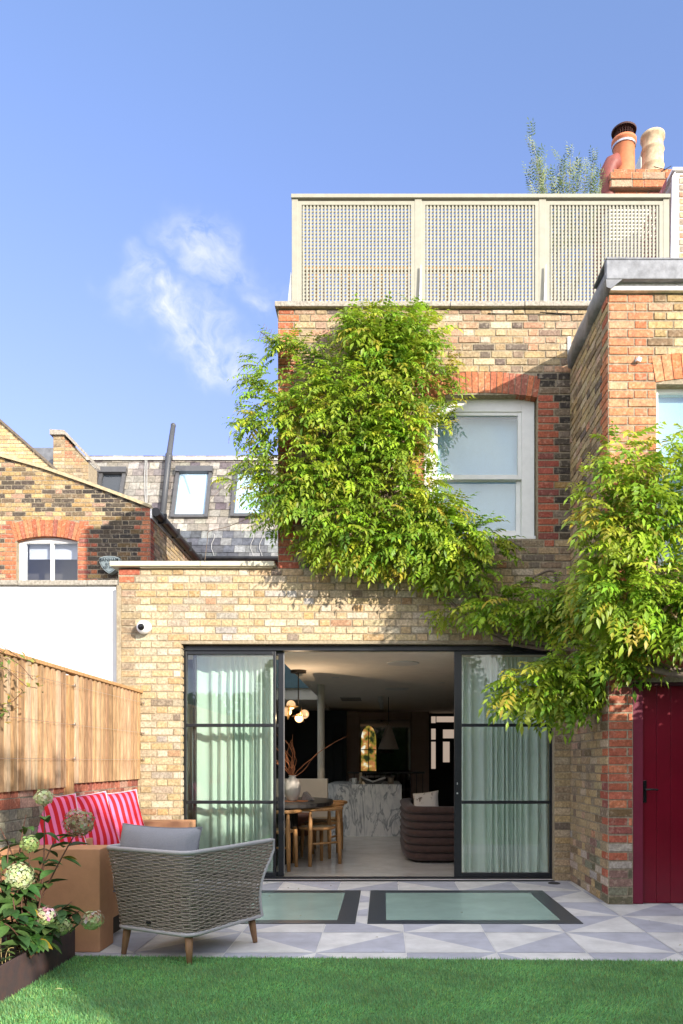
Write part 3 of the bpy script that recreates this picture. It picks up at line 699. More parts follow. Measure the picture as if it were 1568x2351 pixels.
BUFF = mat('buff_pot', (.55, .42, .27), .8, .3, 12, .3, 40)
px, pr_ = WX(1442, yc), .165
pot(px, yc + .2, zc, .58, pr_, TERR, label='orange terracotta pot with a mesh cowl')
q = MB(); cz0 = zc + .58
for i in range(22): a = 6.283 * i / 22; q.tube([(px + .125 * math.cos(a), yc + .2 + .125 * math.sin(a), cz0 - .02), (px + .14 * math.cos(a), yc + .2 + .14 * math.sin(a), cz0 + .17)], .005, 4)
for k in range(4): q.tube([(px + .133 * math.cos(6.283 * i / 24), yc + .2 + .133 * math.sin(6.283 * i / 24), cz0 + .03 + k * .045) for i in range(24)], .004, 4, closed=True)
q.lathe((px, yc + .2, cz0 + .17), [(.185, -.035), (.19, -.015), (.15, .02), (.05, .05), (.012, .06), (.008, .10), (.001, .105)], 28)
q.build('cowl', mat('rust_steel', (.075, .035, .03), .7, .3, 20), ch)
q = MB().lathe((px, yc + .2, zc + .47), [(.168, 0), (.178, .005), (.178, .035), (.168, .04)], 28).build('band', GALV, ch)
pot(WX(1510, yc), yc + .22, zc, .67, .16, BUFF, rings=(.28, .66), label='buff clay pot with raised rings')
pot(WX(1478, yc + .9), yc + .9, zc, .45, .11, BUFF, label='buff pot at the back')
MB().box(WX(1466, yc + .7), WX(1484, yc + .7), yc + .6, yc + .85, zc + .36, zc + .72).build('flue_box', mat('pale_box', (.55, .58, .52), .6), ch, bevel=.006)
q = MB(); x_, y_ = WX(1400, yc), yc + .12
q.tube([(x_, y_, zc - .7), (x_, y_, zc - .1), (x_ + .01, y_, zc + .05), (x_ + .06, y_, zc + .16), (x_ + .16, y_, zc + .2)], .12, 18); q.build('flue_pipe', mat('plum_clay', (.25, .07, .055), .55, .2, 10), ch, smooth=True)
q = MB().tube([(WX(1500, yc) , yc - .02, zc + .02), (WX(1525, yc), yc - .03, zc - .03), (WX(1512, yc), yc - .03, zc - .08), (WX(1540, yc), yc - .02, zc + .03)], .006, 5).build('cable', BLACK, ch)

# ================================================================== NEIGHBOURS ON THE LEFT
YN = 12.8; nx = lambda x: WX(x, YN); nz = lambda y: WZ(y, YN)
nb_ = thing('neighbour_outrigger', 'dark and yellow brick rear of the neighbouring house with red arched window', 'house', (nx(345), YN, 0))
NXR = nx(345); NXL = nx(-180)
def top_n(x): # sloping verge line
    pts = [(-180, 1000), (0, 1050), (100, 1078), (200, 1113), (300, 1150), (345, 1168)]
    xs = VX + x * F / YN
    for (a, za), (c, zc_) in zip(pts, pts[1:]):
        if xs <= c: return nz(za + (zc_ - za) * (xs - a) / (c - a))
    return nz(1168)
WL, WR_, WTp, WBt = nx(38), nx(178), nz(1240), nz(1345)
b = MB()
for i in range(40):
    xa_ = NXL + (NXR - NXL) * i / 40; xb_ = NXL + (NXR - NXL) * (i + 1) / 40
    for (p0, p1, lo) in ([(xa_, xb_, 0)]):
        pass
    segs = [(xa_, xb_, 1.0, None)]
    if xb_ <= WL + 1e-6 or xa_ >= WR_ - 1e-6: b.prism([(xa_, 1), (xb_, 1), (xb_, top_n(xb_)), (xa_, top_n(xa_))], YN, YN + .25, 1)
    else:
        b.prism([(xa_, WTp + .1), (xb_, WTp + .1), (xb_, top_n(xb_)), (xa_, top_n(xa_))], YN, YN + .25, 1); b.prism([(xa_, 1), (xb_, 1), (xb_, WBt), (xa_, WBt)], YN, YN + .25, 1)
        if xa_ < WL: b.box(xa_, WL, YN, YN + .25, WBt, WTp + .1, 1)
        if xb_ > WR_: b.box(WR_, xb_, YN, YN + .25, WBt, WTp + .1, 1)
acx = (WL + WR_) / 2; ahw = (WR_ - WL) / 2 + .02
ring_n = arch_ring(b, acx, ahw, WTp - .02, .085, .30, YN, 17, lambda u, v: pick(REDB), .01, .1)[1]
def sp_n(v):
    # right end limited by the sloping top
    xr = NXR
    if v > top_n(NXR):
        lo, hi = NXL, NXR
        for _ in range(24):
            md = (lo + hi) / 2
            if top_n(md) > v: lo = md
            else: hi = md
        xr = lo
    h = []
    if WBt < v < WTp - .02: h.append((WL, WR_))
    elif v >= WTp - .02:
        dz = v - ring_n[1]
        if dz < ring_n[2]:
            hw = min(math.sqrt(max(0, ring_n[2] ** 2 - dz * dz)), ahw + (v - WTp) * .15); h.append((acx - hw, acx + hw))
    return minus([(NXL, xr)], h)
def pal_n(u, v):
    row = round(v / CH); q = .225 if row % 2 else .17
    if u > NXR - q: return pick(REDB if v > 4.6 else SOOTRED)
    if v < WTp + .3 and (WR_ < u < WR_ + q + .1): return pick(REDB + SOOTRED)
    if v < WTp + .3 and (WL - q - .1 < u < WL): return pick(REDB)
    if u > WR_ + .3 + .2 * math.sin(v * 5): return pick(DARK)
    return pick([(2.6, (.48, .34, .17)), (3, (.38, .25, .11)), (2.6, (.19, .14, .09)), (2.2, (.10, .08, .065)), (.6, (.40, .25, .17)), (.8, (.54, .42, .25))])
bricks(b, 'x', YN, -1, sp_n, 2.6, 7.2, pal_n)
b.box(NXR - .25, NXR, YN + .25, 16.3, 1, nz(1172), 1)
bricks(b, 'y', NXR, 1, lambda v: [(YN, 16.3)], 3.5, nz(1172), lambda u, v: pick(OLD) if u > YN + .2 else pick(SOOTRED))
b.build('wall', [BRICK, MORTAR_OLD], nb_)
# verge coping following the slope, roof
q = MB()
xs_ = [-180, 0, 100, 200, 300, 347]
for a, c in zip(xs_, xs_[1:]):
    A, C_ = nx(a), nx(c); q.prism([(A, top_n(A)), (C_, top_n(C_)), (C_, top_n(C_) + .055), (A, top_n(A) + .055)], YN - .06, YN + .3)
q.build('verge', mat('verge_mortar', (.45, .38, .24), .9, .2, 20), nb_)
q = MB(); zr = nz(1172)
q.add([(NXR + .1, YN, zr), (NXR + .1, 16.3, zr), (NXL, 16.3, top_n(NXL)), (NXL, YN, top_n(NXL))], [(0, 1, 2, 3)]); q.build('roof', LEAD, nb_)
q = MB(); q.tube([(NXR + .09, YN + .0 + .8 * i, nz(1175) - .008 * i) for i in range(5)], .075, 12)
q.box(NXR, NXR + .03, YN - .01, 16.3, nz(1190), nz(1168), 1)
for i in range(4): q.obox((NXR + .09, YN + .35 + i * .85, nz(1176)), .18, .03, .17)
q.build('gutter', [mat('black_plastic', (.02, .02, .022), .4), WHITE], nb_, smooth=False)
# window
yw = YN + .09
q = MB(); q.box(WL, WL + .11, yw, yw + .08, WBt, WTp + .07); q.box(WR_ - .03, WR_, yw, yw + .08, WBt, WTp + .07); q.box(WL + .11, WR_ - .03, yw, yw + .08, WTp - .03, WTp + .07)
cxm = nx(114); q.box(cxm - .03, cxm + .02, yw + .005, yw + .07, WBt, WTp - .03); nwf = q.build('window', WHITE, nb_, bevel=.004)
MB().box(WL + .11, WR_ - .03, yw + .04, yw + .045, WBt, WTp - .03).build('pane', glass_mat('neighbour_glass', (.9, .92, .95), 0, 1.5, 1.6), nwf)
q = MB(); q.box(WL + .11, WR_ - .03, yw + .14, yw + .15, nz(1276), WTp); q.build('blind', mat('white_cloth', (.7, .72, .74), .9), nwf)
MB().box(WL - .1, WR_ + .1, yw + .5, yw + .52, WBt - .2, WTp + .2).build('room_wall', mat('room_brown', (.10, .09, .075), .9), nb_)
# alarm box
ab = thing('alarm_box', 'pale green shield shaped alarm box lettered BANHAM on dark brickwork', 'alarm box', P(257, 1300, YN - .1))
q = MB(); sc = YN / F; cx_, ya_ = nx(257), YN - .14
def sh(s_): # shield outline in photo pixels round (257,1300)
    pts = [(-23, -14), (-12, -18), (0, -19), (12, -18), (24, -14), (23, -2), (17, 10), (8, 18), (0, 22), (-9, 16), (-17, 7), (-22, -4)]
    return [(cx_ + a * s_ * sc, nz(1300) - b_ * s_ * sc) for a, b_ in pts]
q.prism(sh(1)[::-1], ya_, YN - .005); q.build('case', mat('alarm_green', (.52, .60, .55), .5, .05, 5), ab, bevel=.01, seg=2)
INK = mat('ink', (.02, .04, .05), .6)
q = MB(); o_, i_ = sh(.87), sh(.83); n = len(o_)
q.v += [(a, ya_ - .002, c) for a, c in o_] + [(a, ya_ - .002, c) for a, c in i_]
for i in range(n): q.f.append((i, (i + 1) % n, (i + 1) % n + n, i + n)); q.m.append(0); q.c.append((1, 1, 1))
q.build('outline', INK, ab)
def text(body, size, loc, m, par, bold=0, name='lettering'):
    c = bpy.data.curves.new(name, 'FONT'); c.body = body; c.size = size; c.align_x = 'CENTER'; c.align_y = 'CENTER'; c.extrude = .001; c.offset = bold
    c.materials.append(m); tmp = bpy.data.objects.new('tmp', c); COL.objects.link(tmp); me = bpy.data.meshes.new_from_object(tmp); bpy.data.objects.remove(tmp); bpy.data.curves.remove(c)
    me.transform(Matrix.Translation(loc) @ Matrix.Rotation(rad(90), 4, 'X')); return link(name, me, par)
text('BANHAM', .078, (cx_ - .0, ya_ - .004, nz(1291)), INK, ab, .001)
text('0171', .06, (cx_, ya_ - .004, nz(1301)), INK, ab, .001)
text('627 1412', .052, (cx_ + .0, ya_ - .004, nz(1308)), INK, ab, .001)
# rear gable further left + parapet chimney
gb = thing('brick_gable', 'yellow brick gable with sloping coping behind the neighbouring outrigger', 'building', (WX(0, 15), 15, 0))
b = MB(); Yg = 15.0
def gt(x): return WZ(968 + (x + 0) * .88, Yg)
b.prism([(WX(-200, Yg), 3), (WX(150, Yg), 3), (WX(150, Yg), gt(150)), (WX(-200, Yg), gt(-200))], Yg, Yg + .3, 1)
def sp_g(v):
    xs = ((VY - (v - CZ) * F / Yg) - 968) / .88; return [(WX(-200, Yg), min(WX(150, Yg), WX(xs, Yg)))] if xs > -190 else []
bricks(b, 'x', Yg, -1, sp_g, 5.5, 9.0, lambda u, v: pick([(4, (.66, .50, .27)), (2, (.6, .42, .2)), (1, (.5, .34, .2))]))
b.build('wall', [BRICK, MORTAR], gb)
q = MB(); q.prism([(WX(-200, Yg), gt(-200)), (WX(150, Yg), gt(150)), (WX(150, Yg), gt(150) + .06), (WX(-200, Yg), gt(-200) + .06)], Yg - .05, Yg + .4); q.build('coping', mat('dark_coping', (.16, .13, .10), .9, .3, 20), gb)
pc = thing('brick_parapet', 'slim brick parapet end standing at the left of the slate roof', 'parapet', (WX(140, 16), 16, 5))
b = MB(); Yp = 16.0; x0, x1 = WX(122, Yp), WX(148, Yp)
b.box(x0, x1, Yp, Yp + 1.6, 5, WZ(1000, Yp), 1); bricks(b, 'x', Yp, -1, lambda v: [(x0, x1)], 6.6, WZ(1000, Yp), lambda u, v: pick(STOCK + OLD + [(3, (.6, .3, .16))]))
b.prism([(x1, 5), (x1 + .5, 5), (x1 + .5, WZ(1062, Yp)), (x1, WZ(1003, Yp))], Yp + .02, Yp + .5, 1)
bricks(b, 'x', Yp + .02, -1, lambda v: [(x1, x1 + min(.5, max(0.0, (WZ(1003, Yp) - v) / max(.01, WZ(1003, Yp) - WZ(1062, Yp)) * .5)))], 6.6, WZ(1003, Yp), lambda u, v: pick(OLD + [(3, (.5, .22, .13))]))
b.build('wall', [BRICK, MORTAR], pc)
q = MB(); q.prism([(x0 - .05, WZ(1000, Yp)), (x1 + .03, WZ(1000, Yp)), (x1 + .55, WZ(1058, Yp)), (x1 + .55, WZ(1050, Yp)), (x1 + .02, WZ(990, Yp)), (x0 - .05, WZ(988, Yp))], Yp - .06, Yp + .55); q.build('coping', CONC, pc)
q = MB(); q.box(WX(75, 17), WX(125, 17), 17, 17.4, 5, WZ(1028, 17)); tag(q.build('dormer_cheek', LEAD, None), 'dark lead clad roof box between the brick gable and the parapet', 'dormer')

# slate mansard with rooflights
YS0, YS1 = 16.2, 17.2
zs0, zs1 = WZ(1286, YS0), WZ(1058, YS1)
mx0, mx1 = WX(165, YS1), WX(640, YS0) + .9
ms_ = thing('slate_mansard', 'steep mottled slate roof of the neighbouring house with three rooflights', 'roof', ((mx0 + mx1) / 2, YS0, zs0))
nrm = Vector((0, -(zs1 - zs0), (YS1 - YS0))).normalized(); slope = Vector((0, YS1 - YS0, zs1 - zs0)); sl_len = slope.length; sd = slope / sl_len
def SP(x, s, d=0): return Vector((x, YS0, zs0)) + sd * s + nrm * d
def s_of(y): # distance up the slope of photo row y
    lo, hi = -.5, sl_len + .5
    for _ in range(30):
        m_ = (lo + hi) / 2; p = SP(0, m_)
        if VY - (p.z - CZ) * F / p.y > y: lo = m_
        else: hi = m_
    return lo
def x_at(xp, s): return WX(xp, SP(0, s).y)
q = MB(); q.add([SP(mx0, 0), SP(mx1, 0), SP(mx1, sl_len), SP(mx0, sl_len), SP(mx0, 0) + Vector((0, 4, 0)), SP(mx1, 0) + Vector((0, 4, 0)), SP(mx1, sl_len) + Vector((0, 4, 0)), SP(mx0, sl_len) + Vector((0, 4, 0))],
             [(0, 1, 2, 3), (3, 2, 6, 7), (0, 4, 5, 1), (0, 3, 7, 4), (1, 5, 6, 2)], 0, (.1, .1, .1))
row = 0; s_ = 0.0
while s_ < sl_len - .02:
    x = mx0 - (.12 if row % 2 else 0)
    while x < mx1:
        wv = .235 * R.uniform(.94, 1.05); a, e = max(x + .004, mx0), min(x + wv - .004, mx1)
        if e - a > .03:
            t_ = R.random(); low = s_ < .75
            if low: c = jit(R.choice([(.10, .11, .125), (.08, .085, .10), (.13, .14, .15), (.22, .23, .23)]), .15)
            elif t_ < .5: c = jit((.27, .25, .215), .2)
            elif t_ < .75: c = jit((.19, .17, .16), .15)
            elif t_ < .88: c = jit((.12, .10, .11), .15)
            else: c = jit((.36, .34, .30), .1)
            d0 = .014 * R.uniform(.8, 1.5); q.add([SP(a, s_, d0), SP(e, s_, d0 + R.uniform(-.002, .003)), SP(e, s_ + .20, .004), SP(a, s_ + .20, .004), SP(a, s_, .0), SP(e, s_, 0)], [(0, 1, 2, 3), (4, 5, 1, 0)], 0, c)
        x += wv
    s_ += .19; row += 1
q.build('slates', SLATE, ms_)
q = MB(); p0 = SP(mx0, sl_len); q.box(mx0 - .02, mx1, p0.y - .06, p0.y + .2, p0.z, p0.z + .07); q.add([SP(mx0 - .05, -.1, .03), SP(mx0 + .02, -.1, .03), SP(mx0 + .02, sl_len, .03), SP(mx0 - .05, sl_len, .03)], [(0, 1, 2, 3)]); q.build('ridge_flashing', mat('grey_trim', (.48, .48, .46), .5, .1, 10), ms_)
RF = mat('rooflight_frame', (.12, .12, .125), .45, .1, 10, metal=.4)
def rooflight(xa, xb, ytop, ybot, blind):
    s1_, s0_ = s_of(ytop), s_of(ybot); c0 = x_at(xa, s0_); c1 = x_at(xb, s0_); fw = .075
    q = MB()
    def sb(a, e, s0, s1, d0, d1):
        vs = [SP(a, s0, d0), SP(e, s0, d0), SP(e, s1, d0), SP(a, s1, d0), SP(a, s0, d1), SP(e, s0, d1), SP(e, s1, d1), SP(a, s1, d1)]
        q.add(vs, [(0, 3, 2, 1), (4, 5, 6, 7), (0, 1, 5, 4), (1, 2, 6, 5), (2, 3, 7, 6), (3, 0, 4, 7)])
    sb(c0, c0 + fw, s0_, s1_, 0, .09); sb(c1 - fw, c1, s0_, s1_, 0, .09); sb(c0 + fw, c1 - fw, s0_, s0_ + fw, 0, .08); sb(c0 - .01, c1 + .01, s1_ - .12, s1_ + .03, 0, .13)
    f = q.build('rooflight', RF, ms_)
    q2 = MB(); q2.add([SP(c0 + fw, s0_ + fw, .05), SP(c1 - fw, s0_ + fw, .05), SP(c1 - fw, s1_ - .12, .05), SP(c0 + fw, s1_ - .12, .05)], [(0, 1, 2, 3)]); q2.build('pane', GLASS_W, f)
    q3 = MB(); q3.add([SP(c0 + fw, s0_ + fw, .022), SP(c1 - fw, s0_ + fw, .022), SP(c1 - fw, s1_ - .12, .022), SP(c0 + fw, s1_ - .12, .022)], [(0, 1, 2, 3)]); q3.build('blind', MATS['blind_sky_tint'] if blind else mat('dark_inside', (.03, .035, .05), .5), f)
rooflight(221, 282, 1083, 1150, False); rooflight(393, 478, 1081, 1192, True); rooflight(530, 615, 1080, 1190, True)
# eaves gutter, drip pipe and cables below the slates
q = MB(); q.tube([SP(x_at(440, 0), -.03, .1), SP(mx1, -.03, .1)], .05, 8); q.tube([(WX(455, YS0), YS0 - .12, zs0 - .12), (WX(520, YS0), YS0 - .12, zs0 - .10), (WX(530, YS0), YS0 - .12, zs0 - .3)], .06, 10)
q.build('gutter', MATS['black_plastic'], ms_)
CBL = mat('white_cable', (.40, .40, .39), .6)
for xp, dx in ((335, 2), (338, 0)): q = MB(); q.tube([SP(x_at(xp + dx * math.sin(i), sl_len * i / 6), sl_len * i / 6 + .02, .035) for i in range(1, 7)], .012, 5); q.build('cable', CBL, ms_)
for xp in (490, 580, 600): q = MB(); q.tube([SP(x_at(xp + 4 * math.sin(i * 1.4), .7 * i / 6), .75 * i / 6 - .1, .04) for i in range(7)], .006, 5); q.build('cable', CBL, ms_)
q = MB(); b.box(mx0, mx1, YS0 + .02, YS0 + .3, 2, zs0 - .02); q.box(NXR, mx1, YS0 + .1, YS0 + .4, 2, zs0 - .01); q.build('wall', mat('red_brick_plain', (.35, .12, .07), .9, .3, 10), ms_)
vp_ = MB(); ps = [SP(x_at(375, .9), .9, .12), SP(x_at(391, sl_len), sl_len, .12), SP(x_at(391, sl_len), sl_len, .12) + Vector((.07, .1, .75))]
vp_.tube([ps[0], ps[1] + Vector((0, 0, .02)), ps[2]], [.065, .065, .055], 14); vp_.tube([ps[1] + Vector((0, 0, -.06)), ps[1] + Vector((0, 0, .06))], .08, 14); vp_.sphere(ps[2], .06, 12)
tag(vp_.build('vent_pipe', mat('grey_plastic', (.07, .075, .085), .45), None, smooth=True), 'grey soil vent pipe rising up the slates between two rooflights', 'vent pipe')
# aerial
ae = MB(); Ya = 14.0; a0 = P(598, 762, Ya); a1 = P(642, 790, Ya); ae.tube([a0, a1], .012, 5)
for i in range(7):
    t_ = i / 6; c = a0.lerp(a1, .05 + t_ * .8); h = .16 - .02 * (i % 3); ae.tube([c + Vector((.06, 0, h)), c - Vector((.06, 0, h))], .006, 4)
ae.tube([a1, P(645, 860, Ya)], .015, 5)
tag(ae.build('tv_aerial', mat('aerial_metal', (.2, .2, .22), .4, metal=.6), None), 'small television aerial beside the upper left corner of the house', 'aerial')

# white rendered wall next door
ww = thing('rendered_wall', 'smooth white rendered garden wall with grey coping stones', 'wall', (WX(130, YW), YW + .05, 0))
Yr = YW + .06; q = MB(); q.box(-6.5, XL - .001, Yr, Yr + .25, -.05, WZ(1345, Yr)); q.build('wall', RENDER_W, ww)
coping(-6.5, XL + .005, Yr - .04, Yr + .3, WZ(1345, Yr) + .002, WZ(1333, Yr), CONC, .72, ww)
q = MB().box(XL - .012, XL + .035, YW - .03, YW - .002, .9, WZ(1345, YW)).build('mortar_fillet', MORTAR, ww, bevel=.004)
# side wall of the wide pier so that the white wall dies into it
# ================================================================== FENCE
XF = -2.53
fe = thing('boarded_fence', 'sunlit upright cedar board fence on a low wall beside the outdoor sofa', 'fence', (XF, 6.2, 1.05))
WOODC = [(.46, .29, .16), (.54, .36, .22), (.40, .25, .14), (.50, .32, .18), (.36, .225, .13), (.58, .42, .27)]
zt_, zb1, zb2 = 1.94, 1.055, 1.03
def boards(y0, y1, zb):
    q = MB(); y = y0; i = 0
    while y < y1 - .02:
        wv = R.uniform(.048, .060) if i % 2 else R.uniform(.040, .050); e = min(y + wv, y1); c = jit(R.choice(WOODC), .12); d = (i % 2) * .026 + R.uniform(0, .004)
        q.add([(XF - .01, y, zb), (XF + .006 + d, y, zb), (XF + .014 + d * .6, e - .003, zb), (XF - .01, e - .003, zb), (XF - .01, y, zt_), (XF + .006 + d, y, zt_), (XF + .014 + d * .6, e - .003, zt_), (XF - .01, e - .003, zt_)],
              [(0, 3, 2, 1), (4, 5, 6, 7), (0, 1, 5, 4), (1, 2, 6, 5), (2, 3, 7, 6), (3, 0, 4, 7)], 0, c); y = e; i += 1
    return q.build('boards', WOODF, fe)
boards(3.4, 6.02, zb2); boards(6.12, YW - .01, zb1)
q = MB(); q.box(XF - .03, XF + .035, 6.02, 6.12, 0, 1.92, 0, (.46, .27, .13)); q.build('post', WOODF, fe, bevel=.004)
q = MB(); q.box(XF - .035, XF + .045, 3.4, YW - .01, zt_, zt_ + .03, 0, (.52, .30, .14)); q.build('cap', WOODF, fe, bevel=.004)
WIRE = mat('steel_wire', (.45, .42, .40), .35, metal=.9)
for z in (1.84, 1.53, 1.255):
    q = MB(); q.tube([(XF + .06, 3.4, z), (XF + .055, 6.07, z - .004), (XF + .06, YW - .02, z)], .0016, 4)
    for y in (6.07, YW - .03): q.cyl((XF + .02, y, z), (XF + .06, y, z), .004, n=6); q.tube([(XF + .06, y + .014 * math.cos(a * .785), z + .014 * math.sin(a * .785)) for a in range(8)], .003, 5, closed=True)
    q.build('wire', WIRE, fe)
lw = MB(); lw.box(XF - .25, XF - .012, 3.4, YW - .004, -.05, 1.06, 1)
bricks(lw, 'y', XF - .012, 1, lambda v: [(3.4, YW - .01)], 0, 1.055, lambda u, v: pick([(3, (.42, .15, .10)), (2, (.5, .3, .24)), (1, (.3, .1, .08))]) if v > .92 else pick([(3, (.24, .23, .18)), (2, (.32, .30, .22)), (1, (.2, .17, .13)), (1, (.36, .33, .27))]), gap=.006, depth=.004)
lwo = lw.build('low_wall', [BRICK, mat('grey_render', (.24, .23, .18), .95, .35, 12, 1, 50)], None); tag(lwo, 'low weathered brick wall under the boarded fence', 'wall')

# ================================================================== WISTERIA
LEAFM = mat('wisteria_leaf', (1, 1, 1), .42, attr=True, spec=.4, trans=.40)
def leaf_template(rr, pairs=5, L=.24, ll=.07, lw=.024, droop=.5):
    V, Fc = [], []
    pts = []
    ang = rr.uniform(.0, .35); p = np.zeros(3); step = L / (pairs + 1)
    for i in range(pairs + 2):
        pts.append(p.copy()); ang2 = ang - droop * (i / (pairs + 1)) ** 1.2; p = p + step * np.array([0, math.cos(ang2), math.sin(ang2)])
    def leaflet(o, d, up, l, wv):
        d = d / np.linalg.norm(d); s = np.cross(d, up); s /= np.linalg.norm(s); n_ = np.cross(s, d)
        b0 = len(V); V.extend([o, o + d * l * .42 + s * wv + n_ * wv * .35, o + d * l + n_ * (-.12 * l), o + d * l * .42 - s * wv + n_ * wv * .35, o + d * l * .5 - n_ * 0]); Fc.extend([(b0, b0 + 1, b0 + 4), (b0 + 1, b0 + 2, b0 + 4), (b0, b0 + 4, b0 + 3), (b0 + 4, b0 + 2, b0 + 3)])
    for i in range(1, pairs + 1):
        t = (pts[i + 1] - pts[i]) / step; sc = 1 - .25 * abs(i / pairs - .5)
        for s_ in (-1, 1):
            d = t * .55 + np.array([s_ * .85, 0, -.25]) + np.array([rr.uniform(-.15, .15) for _ in range(3)])
            leaflet(pts[i], d, np.array([rr.uniform(-.3, .3), rr.uniform(-.3, .3), 1.]), ll * sc * rr.uniform(.85, 1.1), lw / 2 * rr.uniform(.85, 1.15))
    t = pts[-1] - pts[-2]; leaflet(pts[-1], t + np.array([0, 0, -.01]), np.array([0., 0, 1]), ll * 1.1, lw / 2)
    return np.array(V), np.array(Fc)
rl = random.Random(3)
TPL = [leaf_template(rl, rl.choice([4, 5, 5, 6]), rl.uniform(.23, .33), rl.uniform(.074, .096), rl.uniform(.029, .038), rl.uniform(.3, 1.0)) for _ in range(10)]
def inside(poly, x, y):
    c = False; n = len(poly)
    for i in range(n):
        x1, y1 = poly[i]; x2, y2 = poly[(i + 1) % n]
        if (y1 > y) != (y2 > y) and x < (x2 - x1) * (y - y1) / (y2 - y1) + x1: c = not c
    return c
def edge_dist(poly, x, y):
    m = 1e9; n = len(poly)
    for i in range(n):
        x1, y1 = poly[i]; x2, y2 = poly[(i + 1) % n]; dx, dy = x2 - x1, y2 - y1
        t = max(0, min(1, ((x - x1) * dx + (y - y1) * dy) / (dx * dx + dy * dy + 1e-9))); m = min(m, math.hypot(x - x1 - t * dx, y - y1 - t * dy))
    return m
def place_leaves(items, name, par, m=LEAFM, tpl=TPL):
    """items: (pos, dir, up, scale, colour)"""
    Vs, Fs, Cs = [], [], []; off = 0
    for (p, d, up, sc, c) in items:
        v, f = tpl[rl.randrange(len(tpl))]; d = d.normalized(); x = d.cross(up).normalized(); z = x.cross(d)
        M = np.array([[x.x, d.x, z.x], [x.y, d.y, z.y], [x.z, d.z, z.z]])
        Vs.append(v @ M.T * sc + np.array(p)); Fs.append(f + off); off += len(v)
        cv = np.repeat(np.array(c)[None], len(v), 0) * (.9 + .2 * NR.rand(len(v) // 5, 1).repeat(5, 0) if len(v) % 5 == 0 else 1); Cs.append(cv)
    return npmesh(name, np.concatenate(Vs), np.concatenate(Fs), np.concatenate(Cs), m, par)
GREENS = [(.27, .40, .03), (.35, .48, .035), (.20, .35, .03), (.44, .52, .05), (.12, .23, .025)]
YELL = [(.42, .38, .045), (.50, .40, .05), (.33, .33, .05)]
def foliage(poly, Yb, dmax, nclump, per, name, par, bulge=60, yel=.06, scale=1.0, rad_=.16, left_lean=0, bias=None):
    xs = [p[0] for p in poly]; ys = [p[1] for p in poly]; items = []; k = 0; tries = 0
    while k < nclump and tries < 40000:
        tries += 1
        x, y = rl.uniform(min(xs), max(xs)), rl.uniform(min(ys), max(ys))
        if not inside(poly, x, y): continue
        ed = edge_dist(poly, x, y); dm = dmax * (.3 + .7 * min(1, ed / bulge)); dep = .04 + dm * (rl.random() ** .55)
        if ed > bulge and dep < dm * .3: continue
        Y = Yb - dep; c0 = P(x, y, Y); k += 1
        yellow = rl.random() < yel; hue = rl.choice(GREENS); bright = rl.uniform(.8, 1.25)
        rr_ = rad_ * (.45 + .55 * min(1, ed / 25))
        for _ in range(per):
            th = rl.uniform(0, 6.283); rr0 = rr_ * math.sqrt(rl.random())
            p = c0 + Vector((rr0 * math.cos(th), rl.uniform(-.06, .06), rr0 * math.sin(th)))
            if p.y > Yb - .02: p.y = Yb - .02
            side = math.cos(th) * .8 + rl.uniform(-.5, .5) + left_lean * (1 if ed < 50 and x < (min(xs) + max(xs)) / 2 else 0)
            d = Vector((side, -.55 - rl.random() * .5, -.25 + .45 * math.sin(th) + rl.uniform(-.35, .35) - .12))
            sc = scale * rl.uniform(.7, 1.12) * (1 if ed > 20 else .85)
            c = rl.choice(YELL) if (yellow and rl.random() < .65) or rl.random() < .015 else tuple((.6 * a + .4 * b_) * bright * rl.uniform(.85, 1.15) for a, b_ in zip(hue, rl.choice(GREENS)))
            up = Vector((rl.uniform(-.3, .3) + .15, -.35 + rl.uniform(-.3, .3), 1))
            items.append((p, d, up, sc, c))
    return place_leaves(items, name, par)
wis = thing('wisteria', 'large green wisteria trained across the brick wall and over the right-hand door', 'climber', (2.6, 6.3, 0))
MAIN = [(645, 785), (600, 830), (585, 880), (575, 930), (585, 970), (560, 1000), (575, 1040), (590, 1090), (590, 1150), (585, 1190), (620, 1210), (655, 1190), (700, 1225), (730, 1265), (765, 1300), (810, 1290), (850, 1280), (885, 1320), (950, 1315), (1000, 1300), (1040, 1280), (1085, 1285), (1115, 1240), (1090, 1200), (1040, 1170), (1010, 1110), (985, 1050), (1000, 990), (1020, 940), (1030, 880), (1030, 840), (990, 790), (975, 755), (940, 730), (880, 745), (835, 730), (815, 745), (830, 790), (790, 830), (730, 830), (690, 830)]
foliage(MAIN, YW, .54, 215, 14, 'foliage', wis, bulge=70, yel=.10, left_lean=-.5, scale=.84)
for poly, n, per in (([(800, 705), (840, 720), (830, 745), (800, 735)], 5, 4), ([(940, 705), (985, 720), (975, 750), (945, 740)], 5, 5), ([(630, 760), (665, 768), (655, 800), (630, 790)], 4, 5), ([(540, 965), (575, 955), (575, 1000), (545, 990)], 4, 4), ([(525, 1085), (590, 1080), (590, 1110), (530, 1110)], 5, 4), ([(1040, 860), (1062, 860), (1062, 880), (1040, 885)], 3, 3), ([(1010, 950), (1040, 950), (1035, 975), (1010, 975)], 3, 4), ([(1020, 1150), (1045, 1145), (1040, 1165), (1020, 1165)], 2, 3), ([(680, 1230), (720, 1240), (740, 1300), (700, 1290)], 5, 4), ([(650, 775), (780, 800), (770, 830), (660, 830)], 8, 6)):
    foliage(poly, YW, .22, n, per, 'foliage', wis, bulge=20, scale=.85, rad_=.07)
foliage([(1035, 1160), (1100, 1195), (1145, 1230), (1150, 1280), (1100, 1320), (1010, 1345), (960, 1310), (1000, 1240)], YW, .36, 19, 12, 'foliage', wis, bulge=30, yel=.05, rad_=.12)
foliage([(800, 735), (850, 715), (930, 735), (985, 725), (1000, 790), (960, 850), (840, 850), (800, 800)], YW, .34, 30, 12, 'foliage', wis, bulge=25, yel=.05, rad_=.12)
